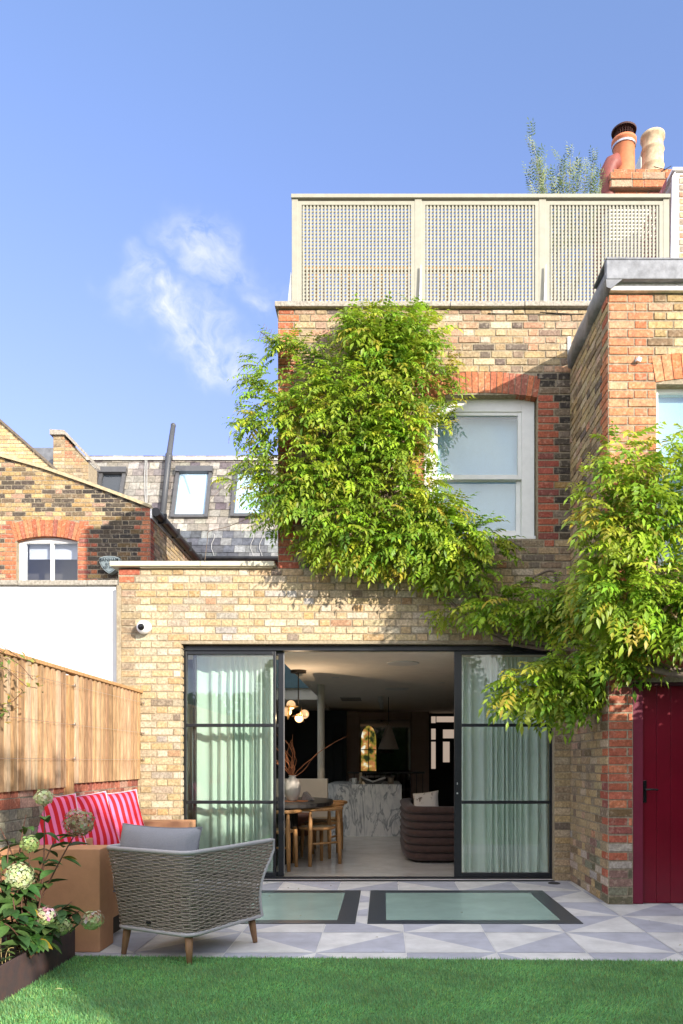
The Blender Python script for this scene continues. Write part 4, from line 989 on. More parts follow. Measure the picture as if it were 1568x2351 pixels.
BR = [(995, 1370), (1050, 1362), (1110, 1378), (1170, 1352), (1240, 1325), (1300, 1310), (1340, 1345), (1345, 1450), (1290, 1455), (1240, 1440), (1190, 1425), (1130, 1432), (1070, 1425), (1010, 1420)]
foliage(BR, YW, .40, 36, 10, 'foliage', wis, bulge=25, yel=.08, rad_=.11)
foliage([(1140, 1600), (1180, 1540), (1230, 1515), (1320, 1510), (1400, 1500), (1450, 1525), (1440, 1545), (1380, 1560), (1340, 1595), (1300, 1625), (1250, 1630), (1200, 1610), (1165, 1610)], 7.0, .42, 40, 9, 'foliage', wis, bulge=40, yel=.14, scale=1.05, rad_=.12)
foliage([(1340, 1430), (1420, 1440), (1500, 1480), (1470, 1535), (1400, 1520), (1340, 1520)], 6.75, .35, 16, 10, 'foliage', wis, bulge=25, yel=.12, rad_=.11)
RT = [(1350, 1090), (1385, 1040), (1420, 1015), (1480, 1010), (1540, 1020), (1700, 1000), (1700, 1480), (1600, 1470), (1520, 1455), (1460, 1440), (1410, 1455), (1360, 1410), (1345, 1330), (1365, 1260), (1350, 1190), (1345, 1130)]
foliage(RT, YF - .02, .55, 92, 14, 'foliage', wis, bulge=60, yel=.09, scale=.98)
foliage([(1330, 1300), (1400, 1290), (1400, 1450), (1330, 1440)], 7.1, .5, 26, 12, 'foliage', wis, bulge=20, rad_=.12)
BARK = mat('wisteria_bark', (.20, .155, .12), .9, .3, 20, .8, 60)
q = MB()
def stem(pts, r0, r1, Yo, jit_=3):
    ps = []
    n = len(pts); dense = []
    for i in range(n - 1):
        for k in range(5):
            t = k / 5; a = pts[max(i - 1, 0)]; b_ = pts[i]; c = pts[i + 1]; d = pts[min(i + 2, n - 1)]
            f = lambda j: .5 * ((2 * b_[j]) + (-a[j] + c[j]) * t + (2 * a[j] - 5 * b_[j] + 4 * c[j] - d[j]) * t * t + (-a[j] + 3 * b_[j] - 3 * c[j] + d[j]) * t ** 3)
            dense.append(tuple(f(j) for j in range(3)))
    dense.append(tuple(pts[-1])); m_ = len(dense)
    q.tube([P(x, y, Y) for x, y, Y in dense], [r0 + (r1 - r0) * i / (m_ - 1) for i in range(m_)], 8)
s = YW - .06
stem([(1640, 1560, 6.2), (1540, 1545, 6.35), (1480, 1530, 6.45), (1400, 1500, 6.9), (1330, 1490, 7.4), (1262, 1490, s)], .032, .024, 0)
stem([(1640, 1530, 6.3), (1560, 1540, 6.4), (1500, 1520, 6.45), (1440, 1490, 6.6), (1380, 1400, 6.9)], .028, .018, 0)
stem([(1262, 1490, s), (1200, 1482, s), (1150, 1470, s - .05), (1100, 1440, s)], .026, .016, 0)
stem([(1300, 1470, s), (1220, 1462, s), (1160, 1460, s), (1080, 1420, s), (1010, 1360, s), (940, 1320, s), (880, 1270, s), (850, 1150, s), (840, 1000, s), (870, 880, s)], .018, .01, 0)
stem([(1110, 1400, s), (1090, 1340, s), (1070, 1290, s), (1000, 1220, s), (930, 1150, s)], .014, .008, 0)
stem([(1010, 1380, s), (990, 1345, s), (960, 1320, s)], .012, .008, 0)
stem([(1280, 1450, s), (1278, 1340, s - .02), (1262, 1310, s - .03), (1200, 1340, s), (1150, 1370, s)], .018, .009, 0)
stem([(1060, 1290, s), (1090, 1345, s), (1110, 1370, s)], .013, .012, 0)
stem([(1330, 1490, 7.3), (1280, 1540, 6.95), (1200, 1560, 6.9), (1150, 1580, 6.85)], .014, .006, 0)
stem([(1400, 1460, 6.6), (1420, 1530, 6.6), (1380, 1560, 6.7)], .012, .006, 0)
stem([(850, 1200, s), (760, 1080, s), (700, 950, s), (660, 860, s)], .012, .008, 0)
stem([(525, 1018, 7.5), (528, 1000, 7.5), (545, 988, 7.5), (575, 985, 7.6)], .002, .003, 0)
stem([(480, 1150, 7.6), (500, 1130, 7.6), (540, 1100, 7.6), (600, 1095, 7.7)], .002, .003, 0)
stem([(470, 1290, 7.7), (476, 1240, 7.65), (480, 1220, 7.6), (520, 1210, 7.6), (570, 1190, 7.65), (620, 1170, 7.7)], .003, .004, 0)
q.build('stem', BARK, wis, smooth=True)
# thin cable along the parapet
q = MB(); q.tube([P(x, y, YW - .012) for x, y in ((1240, 717), (1300, 720), (1340, 722), (1270, 721), (1180, 722), (1120, 719))], .004, 4); q.build('cable', MATS['black_plastic'], house)

# ================================================================== OUTDOOR SOFA + CUSHIONS
TC = mat('terracotta_render', (.56, .30, .165), .8, .05, 14, .25, 220, spec=.25)
sofa = thing('outdoor_sofa', 'terracotta painted built-in garden sofa with block arms', 'sofa', (-2.1, 6.1, 0))
SX0, SX1 = XF + .03, -1.83
MB().box(SX0, SX1, 4.89, 5.14, 0.001, .667).build('arm', TC, sofa, bevel=.006)
MB().box(SX0, SX1, 7.16, 7.40, 0.001, .667).build('arm', TC, sofa, bevel=.006)
MB().box(SX0, SX0 + .16, 5.141, 7.159, 0.001, .62).build('backrest', TC, sofa, bevel=.006)
MB().box(SX0 + .161, SX1 - .02, 5.141, 7.159, .16, .36).build('seat', TC, sofa, bevel=.006)
MB().box(SX0 + .161, SX1 - .10, 5.141, 7.159, 0.001, .159).build('plinth', mat('dark_plinth', (.06, .05, .045), .9), sofa)  # plinth set back below the seat, darker than the terracotta
CREAMF = mat('cream_fabric', (.55, .50, .44), .9, .06, 100, .3, 300)
MB().box(SX0 + .165, SX1 - .01, 5.16, 7.14, .361, .45).build('seat_cushion', CREAMF, sofa, bevel=.03, seg=4)
def pillow(name, ctr, w_, h_, t_, M, m, par=None, pip=None, n=18, sag=0, wr=0):
    q = MB(); q.uv = []; ctr = Vector(ctr)
    for side in (1, -1):
        for i in range(n + 1):
            for j in range(n + 1):
                u, v = -1 + 2 * i / n, -1 + 2 * j / n
                th = max(0, (1 - abs(u) ** 3.2)) ** .5 * max(0, (1 - abs(v) ** 3.2)) ** .5
                pinch = 1 - .07 * (1 - abs(u) ** 2) * 1; pinch2 = 1 - .07 * (1 - abs(v) ** 2)
                x = u * w_ / 2 * pinch2; z = v * h_ / 2 * pinch
                wrn = wr * (math.sin(u * 5 + v * 3) * math.sin(v * 4 - u * 2) + .5 * math.sin(u * 11 - v * 2)) * th
                q.v.append(tuple(ctr + M @ Vector((x, side * (t_ / 2 * th + wrn), z - sag * (1 - u * u) * (v > 0) * v)))); q.uv.append(((u + 1) / 2, (v + 1) / 2))
    k = (n + 1) ** 2
    for i in range(n):
        for j in range(n):
            a = i * (n + 1) + j; q.f.append((a, a + 1, a + n + 2, a + n + 1)); q.f.append((a + k, a + k + n + 1, a + k + n + 2, a + k + 1)); q.m += [0, 0]; q.c += [(1, 1, 1)] * 2
    o = q.build(name, m, par, smooth=True)
    if pip:
        idx = [i * (n + 1) for i in range(n)] + [n * (n + 1) + j for j in range(n)] + [(n - i) * (n + 1) + n for i in range(n)] + [n - j for j in range(n)]
        MB().tube([q.v[i] for i in idx], .0045, 6, closed=True).build('piping', pip, o, smooth=True)
    return o
def stripe_mat():
    m = bpy.data.materials.new('striped_fabric'); m.use_nodes = True; t = m.node_tree; b_ = t.nodes['Principled BSDF']; b_.inputs['Roughness'].default_value = .9; b_.inputs['Specular IOR Level'].default_value = .15
    uv = N(t, 'ShaderNodeUVMap'); sp = N(t, 'ShaderNodeSeparateXYZ'); t.links.new(uv.outputs[0], sp.inputs[0])
    fr_ = math_n(t, 'FRACT', math_n(t, 'MULTIPLY', sp.outputs[0], 9.0)); g1 = math_n(t, 'GREATER_THAN', fr_, .54)
    g2 = math_n(t, 'GREATER_THAN', sp.outputs[0], .09); g3 = math_n(t, 'LESS_THAN', sp.outputs[0], .22); wide = math_n(t, 'MULTIPLY', g2, g3)
    pk = math_n(t, 'MULTIPLY', g1, math_n(t, 'SUBTRACT', 1.0, wide))
    mx = N(t, 'ShaderNodeMix', data_type='RGBA'); t.links.new(pk, mx.inputs[0]); mx.inputs[6].default_value = (.56, .022, .028, 1); mx.inputs[7].default_value = (.80, .20, .38, 1)
    t.links.new(mx.outputs[2], b_.inputs['Base Color']); return m
STR = stripe_mat()
def face_rot(nx_, ny_, tilt, roll=0):
    """local -y faces (nx,ny); leans back by tilt"""
    a = math.atan2(nx_, -ny_)
    return (Matrix.Rotation(a, 3, 'Z') @ Matrix.Rotation(-tilt, 3, 'X') @ Matrix.Rotation(roll, 3, 'Y'))
PIP = mat('grey_piping', (.55, .56, .6), .8)
for i, (x, y, Yc, nxx, nyy, tl, ro) in enumerate([(108, 1903, 5.72, .72, -.70, .42, -.05), (190, 1893, 6.2, .74, -.68, .42, -.08), (262, 1882, 6.7, .70, -.72, .42, -.06)]):
    o = pillow('cushion', P(x, y, Yc), .56, .53, .21, face_rot(nxx, nyy, tl, ro), STR, None, PIP, wr=.003)
    tag(o, ['red and pink striped cushion at the near end of the sofa, behind the hydrangea', 'red and pink striped cushion in the middle of the three', 'red and pink striped cushion nearest the brick pier, catching the sun'][i], 'cushion', 'striped cushions on the outdoor sofa')

# ================================================================== WICKER ARMCHAIR
C0 = Vector((-1.155, 4.54, 0)); ax = Vector((-.884, .467, 0)); ay = Vector((.467, .884, 0))
ac = thing('wicker_armchair', 'grey woven rope armchair with wooden legs, its back to the camera', 'armchair', tuple(C0 + ax * .31 + ay * .35))
ROPE = mat('rope_weave', (.31, .265, .22), .85, .22, 160, .5, 500, spec=.2)
RIM = mat('chair_rim', (.42, .41, .42), .6, .05, 40)
ZB, ZT = .185, .678
def ring_pt(s, t):
    """s in 0..1 along right arm, back, left arm; t height 0..1"""
    Wd = .62 + .035 * t; dep = .70 + .14 * t ** 2.0 - .035 * max(0, (t - .9) / .1) ** 2; back = -.055 * t ** 1.4; side = -.018 * t; r = .075
    dep -= .05 * math.sin(math.pi * min(1, t * 1.25)) * 1.0
    L1 = dep - back - r; La = math.pi / 2 * r; L2 = Wd - 2 * side - 2 * r; tot = 2 * L1 + 2 * La + L2; d = s * tot
    if d < L1: lx, ly, nx_, ny_ = side, dep - d, -1, 0
    elif d < L1 + La: a = (d - L1) / r; lx, ly = side + r - r * math.cos(a), back + r - r * math.sin(a); nx_, ny_ = -math.cos(a), -math.sin(a)
    elif d < L1 + La + L2: lx, ly = side + r + (d - L1 - La), back; nx_, ny_ = 0, -1
    elif d < L1 + 2 * La + L2: a = (d - L1 - La - L2) / r; lx, ly = Wd - side - r + r * math.sin(a), back + r - r * math.cos(a); nx_, ny_ = math.sin(a), -math.cos(a)
    else: lx, ly = Wd - side, back + r + (d - L1 - 2 * La - L2); nx_, ny_ = 1, 0
    z = ZB + (ZT - ZB) * t + (.006 * t * max(0, (ly - .3)) / .5)
    return C0 + ax * lx + ay * ly + Vector((0, 0, z)), ax * nx_ + ay * ny_
NS = 38; NRW = 43
q = MB()
for r_ in range(NRW):
    t = (r_ + .7) / (NRW + .4); pts = []
    for k in range(NS * 3 + 1):
        s = k / (NS * 3); p, nn = ring_pt(s, t); ph_ = math.sin(s * NS * math.pi + (r_ % 2) * math.pi)
        pts.append(p + nn * .0048 * ph_ + Vector((0, 0, .0016 * math.sin(s * 31 + r_ * 2.3))))
    q.tube(pts, .0056, 5, caps=False)
q.build('weave', ROPE, ac, smooth=True)
q = MB()
for k in range(NS + 1): q.tube([ring_pt(k / NS, t / 6)[0] for t in range(7)], .004, 4)
q.build('stakes', mat('stake', (.25, .23, .21), .8), ac)
q = MB(); n = 90
q.tube([ring_pt(k / n, 1)[0] + Vector((0, 0, .008)) for k in range(n + 1)] + [ring_pt(1, 1 - i / 8)[0] for i in range(1, 8)] + [ring_pt(1 - k / n, 0)[0] for k in range(n + 1)] + [ring_pt(0, i / 8)[0] for i in range(1, 8)], .0135, 10, closed=True)
q.build('frame', RIM, ac, smooth=True)
TEAK = mat('teak_leg', (.30, .165, .085), .6, .2, 10, .2, 60, stretch=(8, 8, 1))
for (lx, ly) in ((.055, .045), (.565, .045), (.055, .655), (.565, .655)):
    q = MB(); a = C0 + ax * lx + ay * ly; o_ = (ax * (-.02 if lx < .3 else .02) + ay * (-.015 if ly < .3 else .02))
    q.tube([a + Vector((0, 0, ZB - .005)), a + o_ * .5 + Vector((0, 0, .09)), a + o_ + Vector((0, 0, .004))], [.026, .022, .016], 14); q.build('leg', TEAK, ac, smooth=True)
GF = mat('grey_fabric', (.27, .28, .31), .9, .08, 120, .3, 400, sheen=.1)
MCH = Matrix((ax, ay, Vector((0, 0, 1)))).transposed()
q = MB(); 
o = MB(); o.obox(C0 + ax * .31 + ay * .36 + Vector((0, 0, .33)), .56, .62, .15, MCH); o.build('seat_cushion', GF, ac, bevel=.035, seg=4)
o = MB(); o.obox(C0 + ax * .31 + ay * .36 + Vector((0, 0, .215)), .60, .66, .03, MCH); o.build('seat_base', mat('seat_base', (.1, .1, .1), .8), ac)
pillow('back_cushion', C0 + ax * .395 + ay * .125 + Vector((0, 0, .60)), .68, .45, .20, MCH @ Matrix.Rotation(rad(-10), 3, 'X'), GF, ac, mat('grey_seam', (.22, .23, .26), .9), wr=.005)
pl_ = C0 + ax * .52 - ay * .05
MB().obox(C0 + ax * .33 + Vector((0, 0, .235)) - ay * .012, .035, .006, .013, MCH).build('tag', BLACK, ac)

# ================================================================== PLANTER + HYDRANGEA
CORT = mat('corten', (.10, .055, .05), .7, .4, 7, .4, 40, col2=(.045, .04, .05), lo=.35, hi=.7)
pn = thing('steel_planter', 'dark rusty steel planter along the lawn edge', 'planter', (-2.2, 4, 0))
q = MB(); q.box(-1.957, -1.945, 1.0, 4.784, -.02, .19); q.box(-3.0, -1.957, 4.772, 4.784, -.02, .19); q.build('side', CORT, pn, bevel=.002)
q = MB(); nn = 30
for i in range(nn + 1):
    for j in range(12): q.v.append((-3.0 + 1.042 * j / 11, 1.0 + 3.77 * i / nn, .10 + .012 * math.sin(i * 2.1 + j) + R.uniform(-.012, .012)))
for i in range(nn):
    for j in range(11): a = i * 12 + j; q.f.append((a, a + 1, a + 13, a + 12)); q.m.append(0); q.c.append((1, 1, 1))
q.build('soil', mat('dark_soil', (.03, .022, .016), .95, .5, 60, 1, 80), pn)
hy = thing('hydrangea', 'leggy hydrangea with fading cream and pink flower heads in the rusty planter', 'shrub', (-2.15, 4.3, .1))
def ovate(rr, L=1.0, W=.5):
    """broad leaf with midrib and tip, unit length along +y"""
    V = [(0, 0, 0)]; Fc = []
    prof = [(.15, .55), (.35, .95), (.55, 1.0), (.75, .7), (.9, .32)]
    curl = rr.uniform(.1, .35)
    for (y, w_) in prof:
        z = -curl * y * y; V += [(-W / 2 * w_, y, z + .10 * w_), (0, y, z), (W / 2 * w_, y, z + .10 * w_)]
    V.append((0, 1, -curl)); 
    Fc += [(0, 2, 1), (0, 3, 2)]
    for k in range(4): a = 1 + k * 3; Fc += [(a, a + 1, a + 4), (a, a + 4, a + 3), (a + 1, a + 2, a + 5), (a + 1, a + 5, a + 4)]
    a = 1 + 12; Fc += [(a, a + 1, 16), (a + 1, a + 2, 16)]
    return np.array(V) * L, np.array(Fc)
OV = [ovate(rl, 1, rl.uniform(.42, .56)) for _ in range(6)]
HLEAF = mat('hydrangea_leaf', (1, 1, 1), .5, .2, 60, attr=True, spec=.4, trans=.2)
heads = [(182, 1892, 4.35, .085, 'brown'), (100, 1832, 4.45, .05, 'cream'), (45, 2014, 4.15, .075, 'cream'), (104, 2106, 4.25, .058, 'pink'), (143, 2128, 4.3, .052, 'green'), (212, 2115, 4.4, .062, 'mixed'), (68, 1938, 4.3, .05, 'green')]
basep = [P(40, 2180, 4.25), P(70, 2200, 4.15), P(20, 2170, 4.3)]
q = MB(); leaves = []
HG = [(.055, .13, .03), (.075, .17, .04), (.04, .10, .03), (.09, .18, .05)]
def curve(a, c, sag=0, n=8, wob=.02):
    m = (a + c) / 2 + Vector((rl.uniform(-wob, wob), rl.uniform(-wob, wob), sag))
    return [(a * (1 - t) ** 2 + m * 2 * t * (1 - t) + c * t * t) for t in [i / n for i in range(n + 1)]]
def addleaves(path, t0, cnt, sz):
    for i in range(cnt):
        t = t0 + (1 - t0) * (i + .5) / cnt; p = path[min(len(path) - 1, int(t * (len(path) - 1)))]
        for s_ in (-1, 1):
            th = rl.uniform(0, 6.283); d = Vector((math.cos(th), math.sin(th), rl.uniform(-.45, .35)))
            c = rl.choice(HG); c = (.4, .3, .03) if rl.random() < .05 else tuple(a * rl.uniform(.8, 1.2) for a in c)
            leaves.append((p, d, Vector((rl.uniform(-.3, .3), rl.uniform(-.3, .3), 1)), sz * rl.uniform(.7, 1.15), c))
for i, (x, y, Y, r_, k) in enumerate(heads):
    h = P(x, y, Y); b0 = basep[i % 3]; pth = curve(b0, h + Vector((0, 0, -.02)), .12 if x > 120 else .02, 9, .06)
    q.tube(pth, [.006 - .003 * j / 9 for j in range(10)], 6); addleaves(pth, .4, 6, .125)
for (x, y, Y) in ((20, 1940, 4.3), (60, 1870, 4.4), (130, 1920, 4.4), (30, 2060, 4.1), (0, 1990, 4.1), (165, 2070, 4.35), (10, 2120, 4.0), (90, 2160, 4.2), (185, 2090, 4.4), (0, 1900, 4.4), (60, 1985, 4.25)):
    pth = curve(rl.choice(basep), P(x, y, Y), .05, 8, .06); q.tube(pth, [.004] * 8 + [.002], 5); addleaves(pth, .3, 7, .12)
q.build('stem', mat('hydrangea_stem', (.12, .06, .04), .8, .2, 40), hy, smooth=True)
place_leaves(leaves, 'leaves', hy, HLEAF, OV)
PET = mat('petal', (1, 1, 1), .75, attr=True, spec=.15, trans=.25)
PAL = {'brown': [(.30, .20, .11), (.42, .34, .20), (.36, .38, .22), (.24, .14, .09), (.5, .42, .32)], 'cream': [(.58, .64, .36), (.66, .70, .45), (.50, .58, .30)], 'pink': [(.62, .32, .42), (.55, .45, .35), (.50, .55, .35), (.70, .5, .55)], 'green': [(.36, .50, .18), (.46, .56, .26), (.3, .42, .16)], 'mixed': [(.55, .6, .35), (.6, .4, .3), (.7, .62, .55), (.45, .55, .25), (.5, .3, .2)]}
for (x, y, Y, r_, k) in heads:
    c0 = P(x, y, Y); Vs, Fs, Cs = [], [], []; off = 0
    nfl = int(150 * (r_ / .07) ** 2)
    for i in range(nfl):
        z = 1 - 2 * (i + .5) / nfl; th = i * 2.39996; rr_ = math.sqrt(max(0, 1 - z * z)); nrm_ = Vector((rr_ * math.cos(th), rr_ * math.sin(th), z))
        rad0 = r_ * rl.uniform(.78, 1.08) * (1 + .08 * nrm_.z); p = c0 + Vector((nrm_.x * rad0, nrm_.y * rad0, nrm_.z * rad0 * .92)); nrm_ = (nrm_ + Vector((rl.uniform(-.3, .3), rl.uniform(-.3, .3), rl.uniform(-.3, .3)))).normalized()
        t1 = nrm_.orthogonal().normalized(); t2 = nrm_.cross(t1); c = rl.choice(PAL[k]); 
        if k == 'pink' and nrm_.z < -.1: c = rl.choice(PAL['green'])
        if k == 'mixed' and nrm_.z < 0: c = rl.choice(PAL['green'])
        c = tuple(a * rl.uniform(.85, 1.12) for a in c); a0_ = rl.uniform(0, 1.57); sz = rl.uniform(.010, .0135)
        for s_ in range(4):
            a = a0_ + s_ * math.pi / 2; d = t1 * math.cos(a) + t2 * math.sin(a); e = t1 * math.cos(a + 1.57) + t2 * math.sin(a + 1.57)
            Vs += [p, p + d * sz * .6 + e * sz * .5 + nrm_ * .002, p + d * sz * 1.1 + nrm_ * .001, p + d * sz * .6 - e * sz * .5 + nrm_ * .002]; Fs.append((off, off + 1, off + 2, off + 3)); off += 4; Cs += [c] * 4
    npmesh('flower_head', np.array([tuple(v) for v in Vs]), np.array(Fs), np.array(Cs), PET, hy, per=4)
# low leafy perennials in the planter
gc = []
for i in range(330):
    X__, Y__ = -1.99 - abs(rl.gauss(0, .28)), rl.uniform(2.8, 4.72)
    if X__ < -2.95: continue
    th = rl.uniform(0, 6.283); c = rl.choice([(.05, .12, .04), (.08, .15, .05), (.10, .16, .05), (.04, .09, .035)]); c = (.40, .26, .03) if rl.random() < .07 else c
    gc.append((Vector((X__, Y__, .10 + rl.random() ** 1.5 * .16)), Vector((math.cos(th), math.sin(th), rl.uniform(-.1, .6))), Vector((0, 0, 1)), rl.uniform(.035, .07), c))
o = place_leaves(gc, 'ground_cover', None, HLEAF, OV); tag(o, 'low leafy ground cover filling the rusty planter', 'plants', kind='stuff')
q = MB()
for i in range(42):
    b0 = Vector((-2.0 - rl.random() * .3, rl.uniform(3.3, 4.5), .1)); q.tube(curve(b0, b0 + Vector((rl.uniform(-.12, .14), rl.uniform(-.15, .1), rl.uniform(.08, .22))), .08, 6, .03), .0018, 4)
o = q.build('dry_grass_stalks', mat('straw', (.42, .33, .15), .8), None); tag(o, 'dry straw coloured stalks in the rusty planter', 'stalks', kind='stuff')
# climber at the left edge of the fence
cl = thing('rose_climber', 'sparse climber with yellowing leaves hanging over the left end of the fence', 'climber', P(-20, 1480, 4.9))
q = MB(); lv_ = []
for pts in (((-30, 1470), (10, 1500), (50, 1530), (75, 1560)), ((-30, 1500), (20, 1540), (60, 1575), (85, 1580)), ((-30, 1600), (0, 1620), (30, 1610), (50, 1590)), ((-30, 1640), (0, 1655), (10, 1640)), ((0, 1480), (30, 1500), (60, 1520))):
    pp = [P(x, y, 4.85) for x, y in pts]; q.tube(pp, .0025, 5)
    for p in pp[1:]:
        for _ in range(3 if p.x > WX(40, 4.85) else 6):
            th = rl.uniform(0, 6.283); lv_.append((p + Vector((rl.uniform(-.05, .05), rl.uniform(-.04, .04), rl.uniform(-.05, .05))), Vector((math.cos(th), math.sin(th) * .5, rl.uniform(-.8, .3))), Vector((0, -.4, 1)), rl.uniform(.03, .05), rl.choice([(.10, .17, .03), (.30, .30, .06), (.34, .20, .05), (.12, .2, .04)])))
q.build('stem', MATS['hydrangea_stem'], cl); place_leaves(lv_, 'leaves', cl, HLEAF, OV)

# ================================================================== SMALL FIXTURES
cc_ = thing('security_camera', 'white dome security camera on the brick pier', 'camera', P(328, 1441, YW - .06))
c0 = P(330, 1440, YW - .075)
MB().cyl(P(336, 1440, YW - .005), c0 + Vector((0, .01, 0)), .06, .055, 24).build('mount', WHITE, cc_, smooth=False, bevel=.004)
q = MB().sphere(c0, .072, 24).build('body', mat('gloss_white', (.8, .8, .8), .25), cc_, smooth=True)
dd = Vector((-.12, -1, -.12)).normalized(); Mx = dd.to_track_quat('Z', 'Y').to_matrix()
q = MB().lathe(c0 + dd * .064, [(.036, -.02), (.034, .006), (.0285, .011), (.001, .012)], 20, M=Mx).build('lens', MATS['black_gloss'], cc_, smooth=True)
fl = MB(); a = P(134, 2285, 3.99); a.z = .03
fl.add([a + Vector(v) for v in ((-.026, 0, 0), (0, -.009, .006), (.03, .002, .002), (0, .011, .007))], [(0, 1, 2), (0, 2, 3)]); tag(fl.build('fallen_leaf', mat('dry_leaf', (.35, .38, .16), .7), None), 'single pale fallen leaf lying on the lawn near the rusty planter', 'leaf')
ll_ = []
for i in range(26):
    x, y = rl.uniform(-1.7, 3.0), rl.uniform(4.85, 7.7)
    if rl.random() < .4: y = rl.uniform(7.3, 7.8)
    th = rl.uniform(0, 6.283); ll_.append((Vector((x, y, .008)), Vector((math.cos(th), math.sin(th), .05)), Vector((0, 0, 1)), rl.uniform(.010, .028), rl.choice([(.2, .15, .06), (.12, .10, .05), (.3, .26, .08)])))
o = place_leaves(ll_, 'leaf_litter', None, HLEAF, OV); tag(o, 'tiny dry leaf scraps scattered on the paving', 'leaf litter', kind='stuff')
dg = MB().lathe((WX(1272, 7.67), 7.67, .0), [(.062, 0), (.062, .006), (.05, .009), (.045, .004), (.001, .004)], 24).build('floor_drain', mat('drain_cap', (.04, .04, .045), .5), None, smooth=False); tag(dg, 'small round black drain cover in the paving beside the wing', 'drain cover')

# ================================================================== ROOM CONTENTS
OAK = mat('oak', (.42, .22, .085), .5, .25, 6, .1, 60, stretch=(8, 8, 1.4))
CANE = mat('cane', (.50, .38, .23), .8, .2, 140, .5, 300)
def dining_chair():
    t = thing('dining_chair', 'round seated oak dining chair nearest the garden doorway, left of the table', 'chair', (0, 0, 0), 'oak chairs round the black table')
    MB().lathe((0, 0, .415), [(.001, 0), (.20, .0), (.225, .012), (.225, .03), (.205, .038)], 28).build('seat_frame', OAK, t, smooth=True)
    MB().lathe((0, 0, .448), [(.001, .006), (.19, .004), (.206, -.002)], 28).build('seat', CANE, t, smooth=True)
    for (x, y, h) in ((-.2, -.17, .66), (.2, -.17, .66), (-.19, .19, .44), (.19, .19, .44)):
        MB().tube([(x * 1.06, y * 1.06, 0), (x * 1.03, y * 1.03, .3), (x, y, .45), (x, y, h * .85), (x, y, h)] if h > .5 else [(x * 1.06, y * 1.06, 0), (x, y, h)], [.02, .028, .026, .022, .014] if h > .5 else [.02, .026], 12).build('leg', OAK, t, smooth=True)
    pts = [(.27 * math.cos(a), -.20 + .10 - .27 * abs(math.sin(a)) * .62, .71) for a in [math.pi + math.pi * i / 14 for i in range(15)]]; pts = [(a, b_, .665) for a, b_, c in pts]
    MB().tube([(-.29, .05, .66)] + pts[0:] + [(.29, .05, .66)], .020, 12).build('backrest', OAK, t, smooth=True)
    MB().tube([(-.2, -.17, .26), (.2, -.17, .26)], .013, 8).build('stretcher', OAK, t, smooth=True)
    return t
chs = [(-1.24, 8.66, -8), (-.80, 9.12, 38), (-.80, 9.85, 75), (-.78, 10.45, 86)]
labs = ['oak dining chair nearest the doorway, its back to the garden', 'oak dining chair with cane seat at the near right side of the black table', 'oak dining chair second along the right side of the black table', 'oak dining chair furthest along the right side of the black table']
c1_ = dining_chair()
for i, (x, y, a) in enumerate(chs):
    o = c1_ if i == 0 else copy_tree(c1_)
    o.location = (x, y, .008); o.rotation_euler = (0, 0, rad(a)); o['label'] = labs[i]
BLK = mat('black_oak', (.022, .02, .02), .32, .2, 20)
dt = thing('dining_table', 'oval black dining table with ribbed pedestal inside the doorway', 'table', (-1.62, 9.7, 0))
q = MB(); cx_, cy_ = -1.43, 9.42
def sq(a, rx, ry, e=2.6): c, s_ = math.cos(a), math.sin(a); return (math.copysign(abs(c) ** (2 / e), c) * rx, math.copysign(abs(s_) ** (2 / e), s_) * ry)
for (sc_, z) in ((.985, .70), (1, .71), (1, .745), (.99, .752)):
    for i in range(48): x, y = sq(6.283 * i / 48, .80, .98); q.v.append((cx_ + x * sc_, cy_ + y * sc_, z))
for k in range(3):
    for i in range(48): q.f.append((k * 48 + i, k * 48 + (i + 1) % 48, (k + 1) * 48 + (i + 1) % 48, (k + 1) * 48 + i)); q.m.append(0); q.c.append((1, 1, 1))
q.f += [tuple(range(47, -1, -1)), tuple(144 + i for i in range(48))]; q.m += [0, 0]; q.c += [(1, 1, 1)] * 2
q.build('tabletop', BLK, dt)
q = MB(); 
for i in range(40): a = 6.283 * i / 40; q.cyl((cx_ + .34 * math.cos(a), cy_ + .55 * math.sin(a), .008), (cx_ + .34 * math.cos(a), cy_ + .55 * math.sin(a), .714), .024, n=8)
q.build('pedestal', BLK, dt)
# vase and twigs
vx, vy_ = WX(671, 9.2), 9.2
vs_ = MB().lathe((vx, vy_, .754), [(k * .74, h * .74) for k, h in [(.001, 0), (.065, 0), (.085, .03), (.125, .12), (.14, .22), (.128, .30), (.085, .36), (.058, .385), (.052, .41), (.066, .425), (.05, .42), (.045, .38)]], 32).build('vase', mat('stoneware', (.62, .56, .50), .8, .08, 12, .4, 60), None, smooth=True)
tag(vs_, 'rounded cream stoneware vase holding curly twigs on the black table', 'vase')
q = MB()
for i in range(17):
    a = rl.uniform(0, 6.283); hh = rl.uniform(.35, .72); p = Vector((vx, vy_, 1.03)); pts = [p.copy()]; d = Vector((math.cos(a) * .35, math.sin(a) * .2, 1))
    if i == 0: d = Vector((1.0, 0, .9)); hh = .95
    for k in range(12): d += Vector((rl.uniform(-.5, .5), rl.uniform(-.3, .3), rl.uniform(-.1, .1))); p = p + d.normalized() * hh / 12; pts.append(p.copy())
    q.tube(pts, [.005 - .0038 * j / 12 for j in range(13)], 5)
tag(q.build('curly_twigs', mat('twig', (.38, .14, .06), .7), None), 'tangle of curly reddish twigs standing in the cream vase', 'branches')
nk = MB(); nk.prism([(vx + .09, .756), (vx + .26, .756), (vx + .16, .87), (vx + .12, .86)], vy_ + .1, vy_ + .22); tag(nk.build('napkin', mat('grey_check', (.22, .2, .19), .9, .3, 60), None, bevel=.01), 'folded grey cloth napkin beside the cream vase', 'napkin')
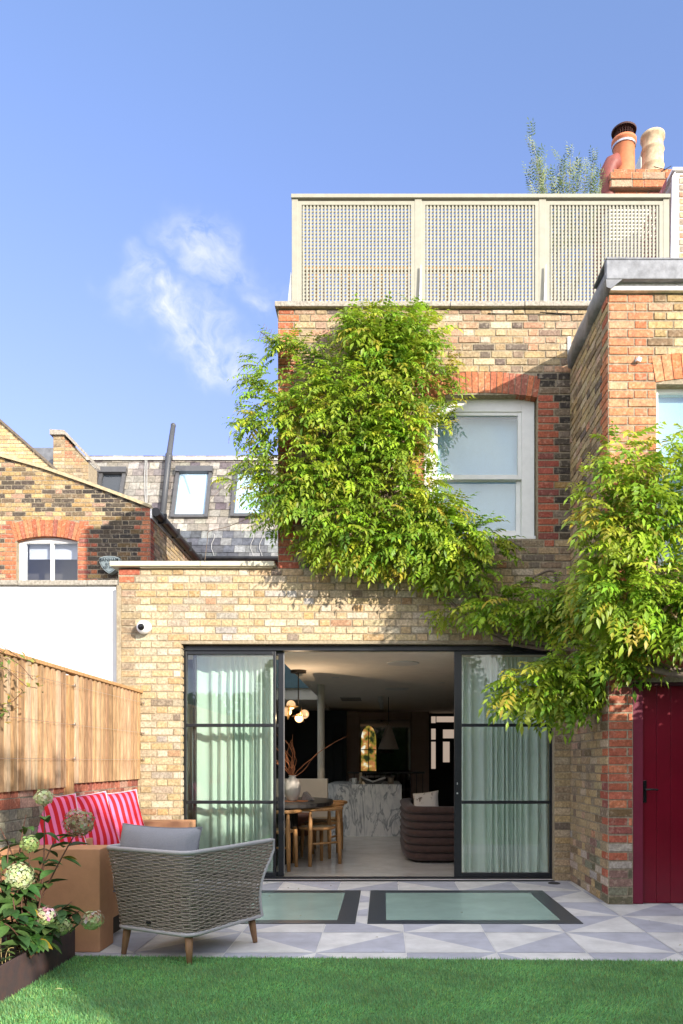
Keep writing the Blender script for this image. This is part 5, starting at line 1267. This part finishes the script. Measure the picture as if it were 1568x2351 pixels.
mt_ = MB().lathe((vx + .02, vy_ + .03, .7535), [(.001, .003), (.17, .003), (.175, 0)], 30).build('placemat', mat('woven_orange', (.4, .17, .08), .9, .2, 80), None); tag(mt_, 'round woven orange mat under the cream vase', 'placemat')
# pendant cluster
BRASS = mat('dark_brass', (.20, .13, .05), .35, metal=.8)
GLOBE = emit_mat('lit_opal', (1.0, .62, .33), .24)
pd = thing('pendant_light', 'black stemmed pendant with four glowing opal globes and brass discs', 'pendant lamp', (WX(683, 9.6), 9.6, 1.9))
px_, py_ = WX(685, 9.6), 9.6
MB().lathe((px_, py_, CE - .035), [(.001, .035), (.10, .035), (.10, 0), (.001, 0)], 24).build('canopy', BLK, pd)
MB().tube([(px_, py_, CE - .03), (px_, py_, WZ(1618, 9.6))], .008, 8).build('stem', BLK, pd)
pl2 = bpy.data.lights.new('pendant_glow', 'POINT'); pl2.energy = 5; pl2.color = (1, .74, .48); pl2.shadow_soft_size = 0.0; plo = bpy.data.objects.new('pendant_glow', pl2); COL.objects.link(plo); plo.location = (px_ + .01, py_ - .16, WZ(1650, 9.6))
for (x, y, nx_, nz_) in ((668, 1620, 0, 1), (661, 1634, -1, .1), (697, 1640, 1, .15), (687, 1647, 0, -1)):
    c = P(x, y, 9.6); d = Vector((nx_, 0, nz_)).normalized(); M_ = d.to_track_quat('Z', 'Y').to_matrix()
    g_ = MB().sphere(c + d * .01, .058, 18).build('globe', GLOBE, pd, smooth=True)
    MB().lathe(c - d * .022, [(.001, -.012), (.06, -.004), (.10, .012), (.103, .014), (.06, .001), (.001, -.006)], 26, M=M_).build('disc', BRASS, pd, smooth=True)
# column, half wall, kitchen island
MB().cyl((WX(737, 11.4), 11.4, .006), (WX(737, 11.4), 11.4, CE), .054, n=28).build('column', mat('cream_column', (.6, .55, .48), .6), house, smooth=False)
q = MB(); q.box(-2.449, WX(752, 11.0), 11.0, 11.12, .006, WZ(1788, 11.0)); tag(q.build('half_wall', mat('cream_panel', (.60, .54, .47), .6, .05, 4), None, bevel=.006), 'cream panelled half wall behind the dining table', 'half wall')
q = MB(); q.box(-1.9, WX(712, 10.7), 10.5, 10.98, .2, .5); tag(q.build('upholstered_bench', mat('rust_leather', (.22, .09, .06), .6, .15, 12), None, bevel=.05, seg=4), 'brown upholstered bench seat against the cream half wall', 'bench')
def marble():
    m = bpy.data.materials.new('marble'); m.use_nodes = True; t = m.node_tree; b_ = t.nodes['Principled BSDF']; b_.inputs['Roughness'].default_value = .22
    tcn = N(t, 'ShaderNodeTexCoord'); mp = N(t, 'ShaderNodeMapping'); mp.inputs['Rotation'].default_value = (0, rad(-42), 0); mp.inputs['Scale'].default_value = (1.9, 1, .62); t.links.new(tcn.outputs['Object'], mp.inputs[0])
    w_ = N(t, 'ShaderNodeTexNoise'); w_.inputs['Scale'].default_value = 2.2; w_.inputs['Detail'].default_value = 8; w_.inputs['Distortion'].default_value = 1.4; t.links.new(mp.outputs[0], w_.inputs['Vector'])
    v1_ = math_n(t, 'ABSOLUTE', math_n(t, 'SUBTRACT', w_.outputs[0], .5)); mr = N(t, 'ShaderNodeMapRange'); t.links.new(v1_, mr.inputs[0]); mr.inputs[1].default_value = 0; mr.inputs[2].default_value = .035; mr.inputs[3].default_value = 1; mr.inputs[4].default_value = 0
    w2 = N(t, 'ShaderNodeTexNoise'); w2.inputs['Scale'].default_value = 5; w2.inputs['Detail'].default_value = 6; w2.inputs['Distortion'].default_value = 2; t.links.new(mp.outputs[0], w2.inputs['Vector'])
    m2 = N(t, 'ShaderNodeMapRange'); t.links.new(w2.outputs[0], m2.inputs[0]); m2.inputs[1].default_value = .45; m2.inputs[2].default_value = .75
    mx = N(t, 'ShaderNodeMix', data_type='RGBA'); t.links.new(m2.outputs[0], mx.inputs[0]); mx.inputs[6].default_value = (.85, .85, .85, 1); mx.inputs[7].default_value = (.55, .57, .60, 1)
    mx2 = N(t, 'ShaderNodeMix', data_type='RGBA'); t.links.new(math_n(t, 'MULTIPLY', mr.outputs[0], .75), mx2.inputs[0]); t.links.new(mx.outputs[2], mx2.inputs[6]); mx2.inputs[7].default_value = (.13, .16, .20, 1)
    t.links.new(mx2.outputs[2], b_.inputs['Base Color']); return m
YI = 12.5; ix0_, ix1_ = WX(748, YI), WX(922, YI); izt = WZ(1801, YI)
isl = thing('kitchen_island', 'white kitchen island clad in grey veined marble', 'kitchen island', ((ix0_ + ix1_) / 2, YI, 0))
MARB = marble()
MB().box(ix0_, ix1_, YI, YI + .03, .006, izt - .02).build('end_panel', MARB, isl); MB().box(ix0_ + .02, ix1_ - .02, YI + .03, YI + 2.3, .006, izt - .021).build('cabinet', mat('dark_cabinet', (.05, .05, .05), .5), isl)
MB().box(ix0_, ix1_, YI, YI + 2.35, izt - .019, izt).build('worktop', MARB, isl, bevel=.002)
CERA = mat('ceramic', (.6, .58, .55), .4)
def small(nm, prof, x, y, m, lab, cat): o = MB().lathe((x, y, izt + .001), prof, 20).build(nm, m, None, smooth=True); return tag(o, lab, cat)
mg = thing('mug', 'pale mug with a handle on the marble island', 'mug', (WX(814, 12.8), 12.8, izt)); mgx = WX(814, 12.8)
MB().lathe((mgx, 12.8, izt + .001), [(.001, 0), (.038, 0), (.044, .02), (.046, .1), (.04, .1), (.036, .02)], 20).build('body', CERA, mg, smooth=True)
MB().tube([(mgx - .042, 12.8, izt + .085), (mgx - .075, 12.8, izt + .08), (mgx - .08, 12.8, izt + .045), (mgx - .042, 12.8, izt + .025)], .007, 6).build('handle', CERA, mg, smooth=True)
small('pepper_mill', [(.001, 0), (.03, 0), (.022, .04), (.028, .09), (.018, .13), (.026, .16), (.02, .19), (.001, .2)], WX(828, 12.9), 12.9, mat('light_wood', (.5, .38, .25), .5), 'small pale wooden pepper mill on the marble island', 'pepper mill')
small('jar', [(.001, 0), (.05, 0), (.055, .05), (.05, .1), (.001, .1)], WX(897, 13.0), 13.0, mat('tan_jar', (.3, .24, .18), .6), 'squat tan jar at the right end of the island', 'jar')
bs = thing('book_stand', 'open cookbook on a black stand on the island', 'book stand', (WX(855, 12.8), 12.8, izt)); bx_ = WX(856, 12.8)
q = MB(); q.prism([(bx_ - .22, izt + .12), (bx_ - .19, izt + .13), (bx_ + .0, izt + .05), (bx_, izt + .03)], 12.7, 12.95); q.prism([(bx_, izt + .03), (bx_ + .0, izt + .05), (bx_ + .2, izt + .12), (bx_ + .22, izt + .1)], 12.7, 12.95); q.build('book', mat('paper', (.5, .48, .47), .8), bs)
q = MB(); q.prism([(bx_ - .12, izt + .001), (bx_ + .14, izt + .001), (bx_ + .22, izt + .095), (bx_, izt + .028), (bx_ - .2, izt + .1)], 12.72, 12.93); q.build('stand', BLK, bs)
# sofa indoors
VEL = mat('brown_velvet', (.055, .028, .022), .85, .2, 18, .3, 200, sheen=.15)
s2 = thing('channelled_sofa', 'brown velvet sofa of stacked horizontal rolls inside the doorway', 'sofa', (1.0, 10, 0))
s2x = WX(945, 9.2)
for i in range(7):
    z = .03 + i * .094; q = MB(); off = .03 * math.sin(i * 1.0)
    pts = []; q.tube([(1.9, 9.20, z + .047), (s2x + .14, 9.20, z + .047), (s2x + .05, 9.26, z + .047), (s2x + .0, 9.42, z + .047), (s2x - .02, 9.8, z + .047), (s2x - .02, 11.3, z + .047), (s2x + .05, 11.5, z + .047)], .078, 16)
    for k in range(len(q.v)): vx__, vy__, vz__ = q.v[k]; q.v[k] = (vx__, vy__, (z + .047) + (vz__ - z - .047) * .64)
    q.build('roll', VEL, s2, smooth=True)
MB().box(s2x + .1, 1.9, 9.26, 11.4, .05, .42).build('seat', VEL, s2, bevel=.03, seg=3)
o = pillow('cushion', P(985, 1842, 9.7) + Vector((-.04, 0, .0)), .34, .30, .11, face_rot(-.3, -1, .5, -.15), mat('sketch_linen', (.52, .48, .43), .9, col2=(.15, .12, .1), nscale=9, lo=.60, hi=.63), None, None)
tag(o, 'off-white patterned cushion lying on the brown velvet sofa', 'cushion')
# ceiling things
for i, (x, y, r_) in enumerate(((925, 1522, .19), (911, 1581, .19))):
    Yc = (CE - CZ) * F / (VY - y); o = MB().lathe((WX(x, Yc), Yc, CE - .012), [(.001, 0), (r_ * .96, 0), (r_, .006), (r_, .0118)], 32).build('ceiling_speaker', mat('speaker_white', (.72, .69, .64), .7), None); tag(o, ['round flush white ceiling speaker nearest the doorway', 'round flush white ceiling speaker further back'][i], 'ceiling speaker', 'flush ceiling speakers')
for i, (x, y) in enumerate(((770, 1555), (1013, 1567), (884, 1640), (1030, 1640))):
    Yc = (CE - CZ) * F / (VY - y); o = MB().lathe((WX(x, Yc), Yc, CE - .006), [(.001, 0), (.05, 0), (.052, .0058)], 20).build('downlight', MATS['speaker_white'], None); tag(o, ['small recessed downlight above the dining table side', 'small recessed downlight above the brown sofa', 'small recessed downlight above the island', 'small recessed downlight at the far right of the ceiling'][i], 'downlight', 'recessed ceiling downlights')
Yc = (CE - CZ) * F / (VY - 1605); o = MB().box(WX(783, Yc), WX(829, Yc), Yc - .35, Yc + .35, CE - .01, CE - .0005).build('ceiling_vent', mat('vent_grey', (.25, .23, .21), .7), None, bevel=.003); tag(o, 'rectangular recessed grey vent in the ceiling', 'vent')
for i, (x, y0, y1, Y) in enumerate(((873, 1597, 1612, 13.4), (875.5, 1608, 1620, 14.6), (876, 1620, 1628, 15.6))):
    o = MB().cyl((WX(x, Y), Y, CE), (WX(x, Y), Y, WZ(y1, Y)), .04, n=16).build('spotlight', CERA, None); tag(o, ['white cylinder ceiling spotlight, nearest of three', 'white cylinder ceiling spotlight, middle of three', 'white cylinder ceiling spotlight, furthest of three'][i], 'spotlight', 'cylinder spotlights on the ceiling')
cn_ = thing('cone_pendant', 'pale cone shaped pendant hanging over the island', 'pendant lamp', (WX(892, 13.5), 13.5, 1.9)); cpx = WX(892, 13.5)
MB().lathe((cpx, 13.5, WZ(1720, 13.5)), [(.19, 0), (.185, .0), (.045, WZ(1668, 13.5) - WZ(1720, 13.5) + .0), (.001, WZ(1665, 13.5) - WZ(1720, 13.5) + .02)], 28).build('shade', mat('chalk_shade', (.5, .42, .36), .9, trans=.3), cn_, smooth=True)
MB().tube([(cpx, 13.5, CE), (cpx, 13.5, WZ(1668, 13.5))], .006, 6).build('cord', BLK, cn_)
# far wall: panels, mirror, front door, railing
q = MB(); q.box(WX(796, 16.5), WX(824, 16.5), 16.5, 16.7, .006, CE - .061); q.box(WX(945, 16.5), WX(985, 16.5), 16.5, 16.7, .006, CE - .061); q.box(WX(780, 16.5), WX(985, 16.5), 16.7, 16.72, .006, CE - .061)
q.build('chimney_breast', PINKP, house)
MIR = mat('smoked_mirror', (.10, .085, .075), .04, metal=1.0)
o = MB().box(WX(826, 16.5), WX(943, 16.5), 16.62, 16.64, WZ(1835, 16.5), WZ(1652, 16.5)).build('wall_mirror', MIR, None, bevel=.003); tag(o, 'large smoked mirror on the dusky far wall', 'mirror')
# glowing pane painted as the garden window's reflection in the mirror
bw_ = thing('mirror_reflection', 'bright arched window reflection put on the smoked mirror as a glowing pane', 'window', (WX(845, 16.5), 16.6, 1.2))
OUT = emit_mat('daylight_pane', (1.0, .78, .62), .13)
def reflection_mat():
    m = bpy.data.materials.new('painted_reflection'); m.use_nodes = True; t = m.node_tree; b_ = t.nodes['Principled BSDF']; b_.inputs['Base Color'].default_value = (0, 0, 0, 1)
    tcn = N(t, 'ShaderNodeTexCoord'); nz_ = N(t, 'ShaderNodeTexNoise'); nz_.inputs['Scale'].default_value = 6; nz_.inputs['Detail'].default_value = 6; t.links.new(tcn.outputs['Object'], nz_.inputs['Vector'])
    cr_ = N(t, 'ShaderNodeValToRGB'); t.links.new(nz_.outputs[0], cr_.inputs[0]); e = cr_.color_ramp.elements; e[0].position = .38; e[0].color = (.02, .03, .01, 1); e[1].position = .66; e[1].color = (.9, .85, .7, 1)
    for ps_, cl_ in ((.46, (.25, .2, .03, 1)), (.52, (.45, .15, .06, 1)), (.58, (.6, .42, .12, 1))): x = e.new(ps_); x.color = cl_
    t.links.new(cr_.outputs[0], b_.inputs['Emission Color']); b_.inputs['Emission Strength'].default_value = .3; return m
REFL = reflection_mat(); pa = []
for i in range(11): a = math.pi * i / 10; pa.append((WX(846, 16.5) + .165 * math.cos(a), WZ(1700, 16.5) + .33 * math.sin(a)))
pa += [(WX(846, 16.5) - .165, WZ(1770, 16.5)), (WX(846, 16.5) + .165, WZ(1770, 16.5))]
MB().prism(pa[::-1], 16.605, 16.615).build('pane', REFL, bw_)
q = MB(); q.box(WX(845, 16.5), WX(847, 16.5), 16.595, 16.604, WZ(1770, 16.5), WZ(1672, 16.5)); q.box(WX(829, 16.5), WX(863, 16.5), 16.595, 16.604, WZ(1722, 16.5), WZ(1720, 16.5)); q.build('glazing_bar', BLK, bw_)
fd = thing('front_door', 'black front door with bright glazed panels at the end of the hall', 'door', (WX(1010, 18), 18, 0))
MB().box(WX(985, 18), 1.95, 18, 18.06, .006, CE - .061).build('door', mat('door_black', (.012, .011, .012), .5), fd)
for (a, c, y0, y1) in ((990, 1000, 1645, 1660), (1002, 1045, 1645, 1658), (990, 1000, 1673, 1698), (1017, 1046, 1675, 1695), (990, 1000, 1703, 1765), (1017, 1032, 1703, 1750)):
    MB().box(WX(a, 18), WX(c, 18), 17.985, 17.999, WZ(y1, 18), WZ(y0, 18)).build('pane', OUT, fd)
rl_ = thing('stair_railing', 'black metal balustrade behind the island', 'railing', (0, 15.2, 0)); q = MB(); yy = 15.2
xa_, xb_ = WX(798, yy), WX(975, yy)
MB().box(xa_, xb_, yy - .02, yy + .02, WZ(1776, yy), WZ(1772, yy)).build('handrail', BLK, rl_)
i = 0; x = xa_
while x < xb_: q.box(x, x + .014, yy - .007, yy + .007, .006, WZ(1776, yy)); x += .125
q.build('balusters', BLK, rl_)
# brown slatted joinery + dark cupboards beyond the table
q = MB(); 
for i in range(9): q.box(-2.449, -2.40 , 13.4 + i * .28, 13.66 + i * .28, .006, CE - .061)
q.build('wall_panelling', mat('walnut', (.15, .085, .06), .6, .2, 6), house, bevel=.004)
q = MB(); q.box(-2.4, WX(795, 16.2), 16.2, 16.3, .006, CE - .061); q.build('cupboard_wall', mat('navy_cupboard', (.035, .04, .045), .6), house)
for i, xx in enumerate((745, 768)): MB().box(WX(xx, 16.2), WX(xx + 19, 16.2), 16.18, 16.199, WZ(1810, 16.2), WZ(1662, 16.2)).build('cupboard_door', MATS['navy_cupboard'], house, bevel=.008)

# ================================================================== OLIVE TREE ON THE TERRACE
ol = thing('olive_tree', 'silvery olive tree rising above the middle of the trellis', 'tree', (WX(1290, 9.3), 9.3, UZ))
q = MB(); its = []; OLT = [leaf_template(rl, 5, .16, .05, .011, .2) for _ in range(5)]
for (x0_, y0_, y1_) in ((1222, 320, 560), (1230, 360, 560), (1240, 385, 600), (1250, 405, 600), (1285, 375, 580), (1295, 395, 600), (1310, 365, 600), (1318, 398, 600), (1345, 385, 600), (1362, 372, 600), (1368, 410, 600), (1215, 410, 560), (1330, 405, 600), (1275, 430, 620), (1380, 432, 600)):
    a = P(1290 + (x0_ - 1290) * .3, 690, 9.3); c = P(x0_, y0_, 9.3 + rl.uniform(-.3, .3)); pth = curve(a, c, .1, 14, .08); q.tube(pth, [.012 - .01 * j / 14 for j in range(15)], 5)
    for j in range(5, 15):
        for _ in range(3): its.append((pth[j] + Vector((rl.uniform(-.03, .03), rl.uniform(-.03, .03), 0)), Vector((rl.uniform(-.7, .7), rl.uniform(-.6, .6), 1)), Vector((rl.uniform(-1, 1), -1, .1)), rl.uniform(.8, 1.25), rl.choice([(.12, .17, .06), (.18, .23, .10), (.06, .10, .035), (.27, .31, .17)])))
q.build('trunk', mat('olive_bark', (.3, .27, .22), .9), ol, smooth=True); place_leaves(its, 'crown', ol, mat('olive_leaf', (1, 1, 1), .75, attr=True, spec=.15, trans=.1), OLT)

# ================================================================== GARDEN BEHIND AND BESIDE THE CAMERA (casts the shade, seen in the glass)
hd = thing('offscreen_hedge', 'tall unseen hedge on the right-hand boundary, shaped to cast the shade', 'hedge', (3.7, 2, 0))
HL = mat('hedge_leaf', (1, 1, 1), .5, attr=True, trans=.15)
def leaf_cloud(n, fn, sz, cols, name, par):
    Vs = np.zeros((n, 4, 3)); cs = np.zeros((n, 4, 3))
    for i in range(n):
        p = fn(); d = Vector((rl.gauss(0, 1), rl.gauss(0, 1), rl.gauss(0, 1))).normalized(); e = d.orthogonal().normalized(); s_ = sz * rl.uniform(.6, 1.3)
        for k, (a, b_) in enumerate(((-1, 0), (0, -.5), (1, 0), (0, .5))): Vs[i, k] = p + d * a * s_ + e * b_ * s_
        cs[i, :] = rl.choice(cols)
    return npmesh(name, Vs.reshape(-1, 3), np.arange(n * 4).reshape(-1, 4), cs.reshape(-1, 3), m=HL, parent=par, per=4)
def hedge_h(y):
    pts = [(-2.1, 4.25), (-1.2, 4.15), (-.8, 3.85), (1.3, 3.30), (4.3, 2.6), (5.5, 2.25), (6.6, 2.15)]  # heights shaped so the unseen hedge shades the patio and lower fence
    for (a, za), (c, zc_) in zip(pts, pts[1:]):
        if y <= c: return za + (zc_ - za) * (y - a) / (c - a)
    return 2.1
def hp():
    y = rl.uniform(-2.1, 6.5); return Vector((3.35 + rl.random() * .5, y, rl.random() ** .8 * (hedge_h(y) + .18 * math.sin(y * 5) + rl.uniform(-.1, .1))))
leaf_cloud(26000, hp, .055, [(.05, .12, .03), (.07, .16, .04), (.04, .09, .03)], 'foliage', hd)
q = MB(); yl_ = [-2.05 + i * .5 for i in range(18)]
for a, c in zip(yl_, yl_[1:]): q.add([(3.5, a, 0), (3.5, c, 0), (3.5, c, hedge_h(c) - .22), (3.5, a, hedge_h(a) - .22), (3.7, a, 0), (3.7, c, 0), (3.7, c, hedge_h(c) - .22), (3.7, a, hedge_h(a) - .22)], [(0, 1, 2, 3), (7, 6, 5, 4), (3, 2, 6, 7)])
q.build('branches', mat('hedge_core', (.03, .05, .02), .95), hd)
hb = thing('offscreen_hedge', 'rough evergreen hedge across the far end of the garden', 'hedge', (0, -8.4, 0))
leaf_cloud(16000, lambda: Vector((rl.uniform(-7, 9), -8.7 + rl.random() * .9, rl.random() * 3.4)), .13, [(.06, .13, .03), (.09, .18, .05), (.04, .1, .03)], 'foliage', hb)
q = MB(); q.box(-7, 9, -9.2, -9.0, 0, 2.6); tag(q.build('garden_wall', mat('wall_back', (.35, .22, .13), .9, .3, 6), None), 'brick wall at the far end of the garden', 'wall')
for i, (x, y, h, r_, lab) in enumerate(((-2.6, -8.2, 5.2, 1.5, 'broad green tree at the end of the garden behind the camera'), (1.4, -9.5, 6.5, 2.1, 'taller green tree beyond the garden wall'))):
    t = thing('garden_tree', lab, 'tree', (x, y, 0), 'trees behind the camera')
    MB().tube([(x, y, 0), (x + .1, y, h * .4), (x, y + .1, h * .8)], [.14, .10, .04], 8).build('trunk', BARK, t, smooth=True)
    def tp():
        while True:
            v = Vector((rl.uniform(-1, 1), rl.uniform(-1, 1), rl.uniform(-1, 1)))
            if v.length < 1 and rl.random() < .35 + .65 * (math.sin(v.x * 5) * math.sin(v.y * 5 + 1) * math.sin(v.z * 5) > -.1): break
        return Vector((x + v.x * r_, y + v.y * r_, h * .62 + v.z * r_ * 1.1))
    leaf_cloud(5000, tp, .10, [(.06, .14, .03), (.10, .2, .05), (.04, .1, .03)], 'crown', t)
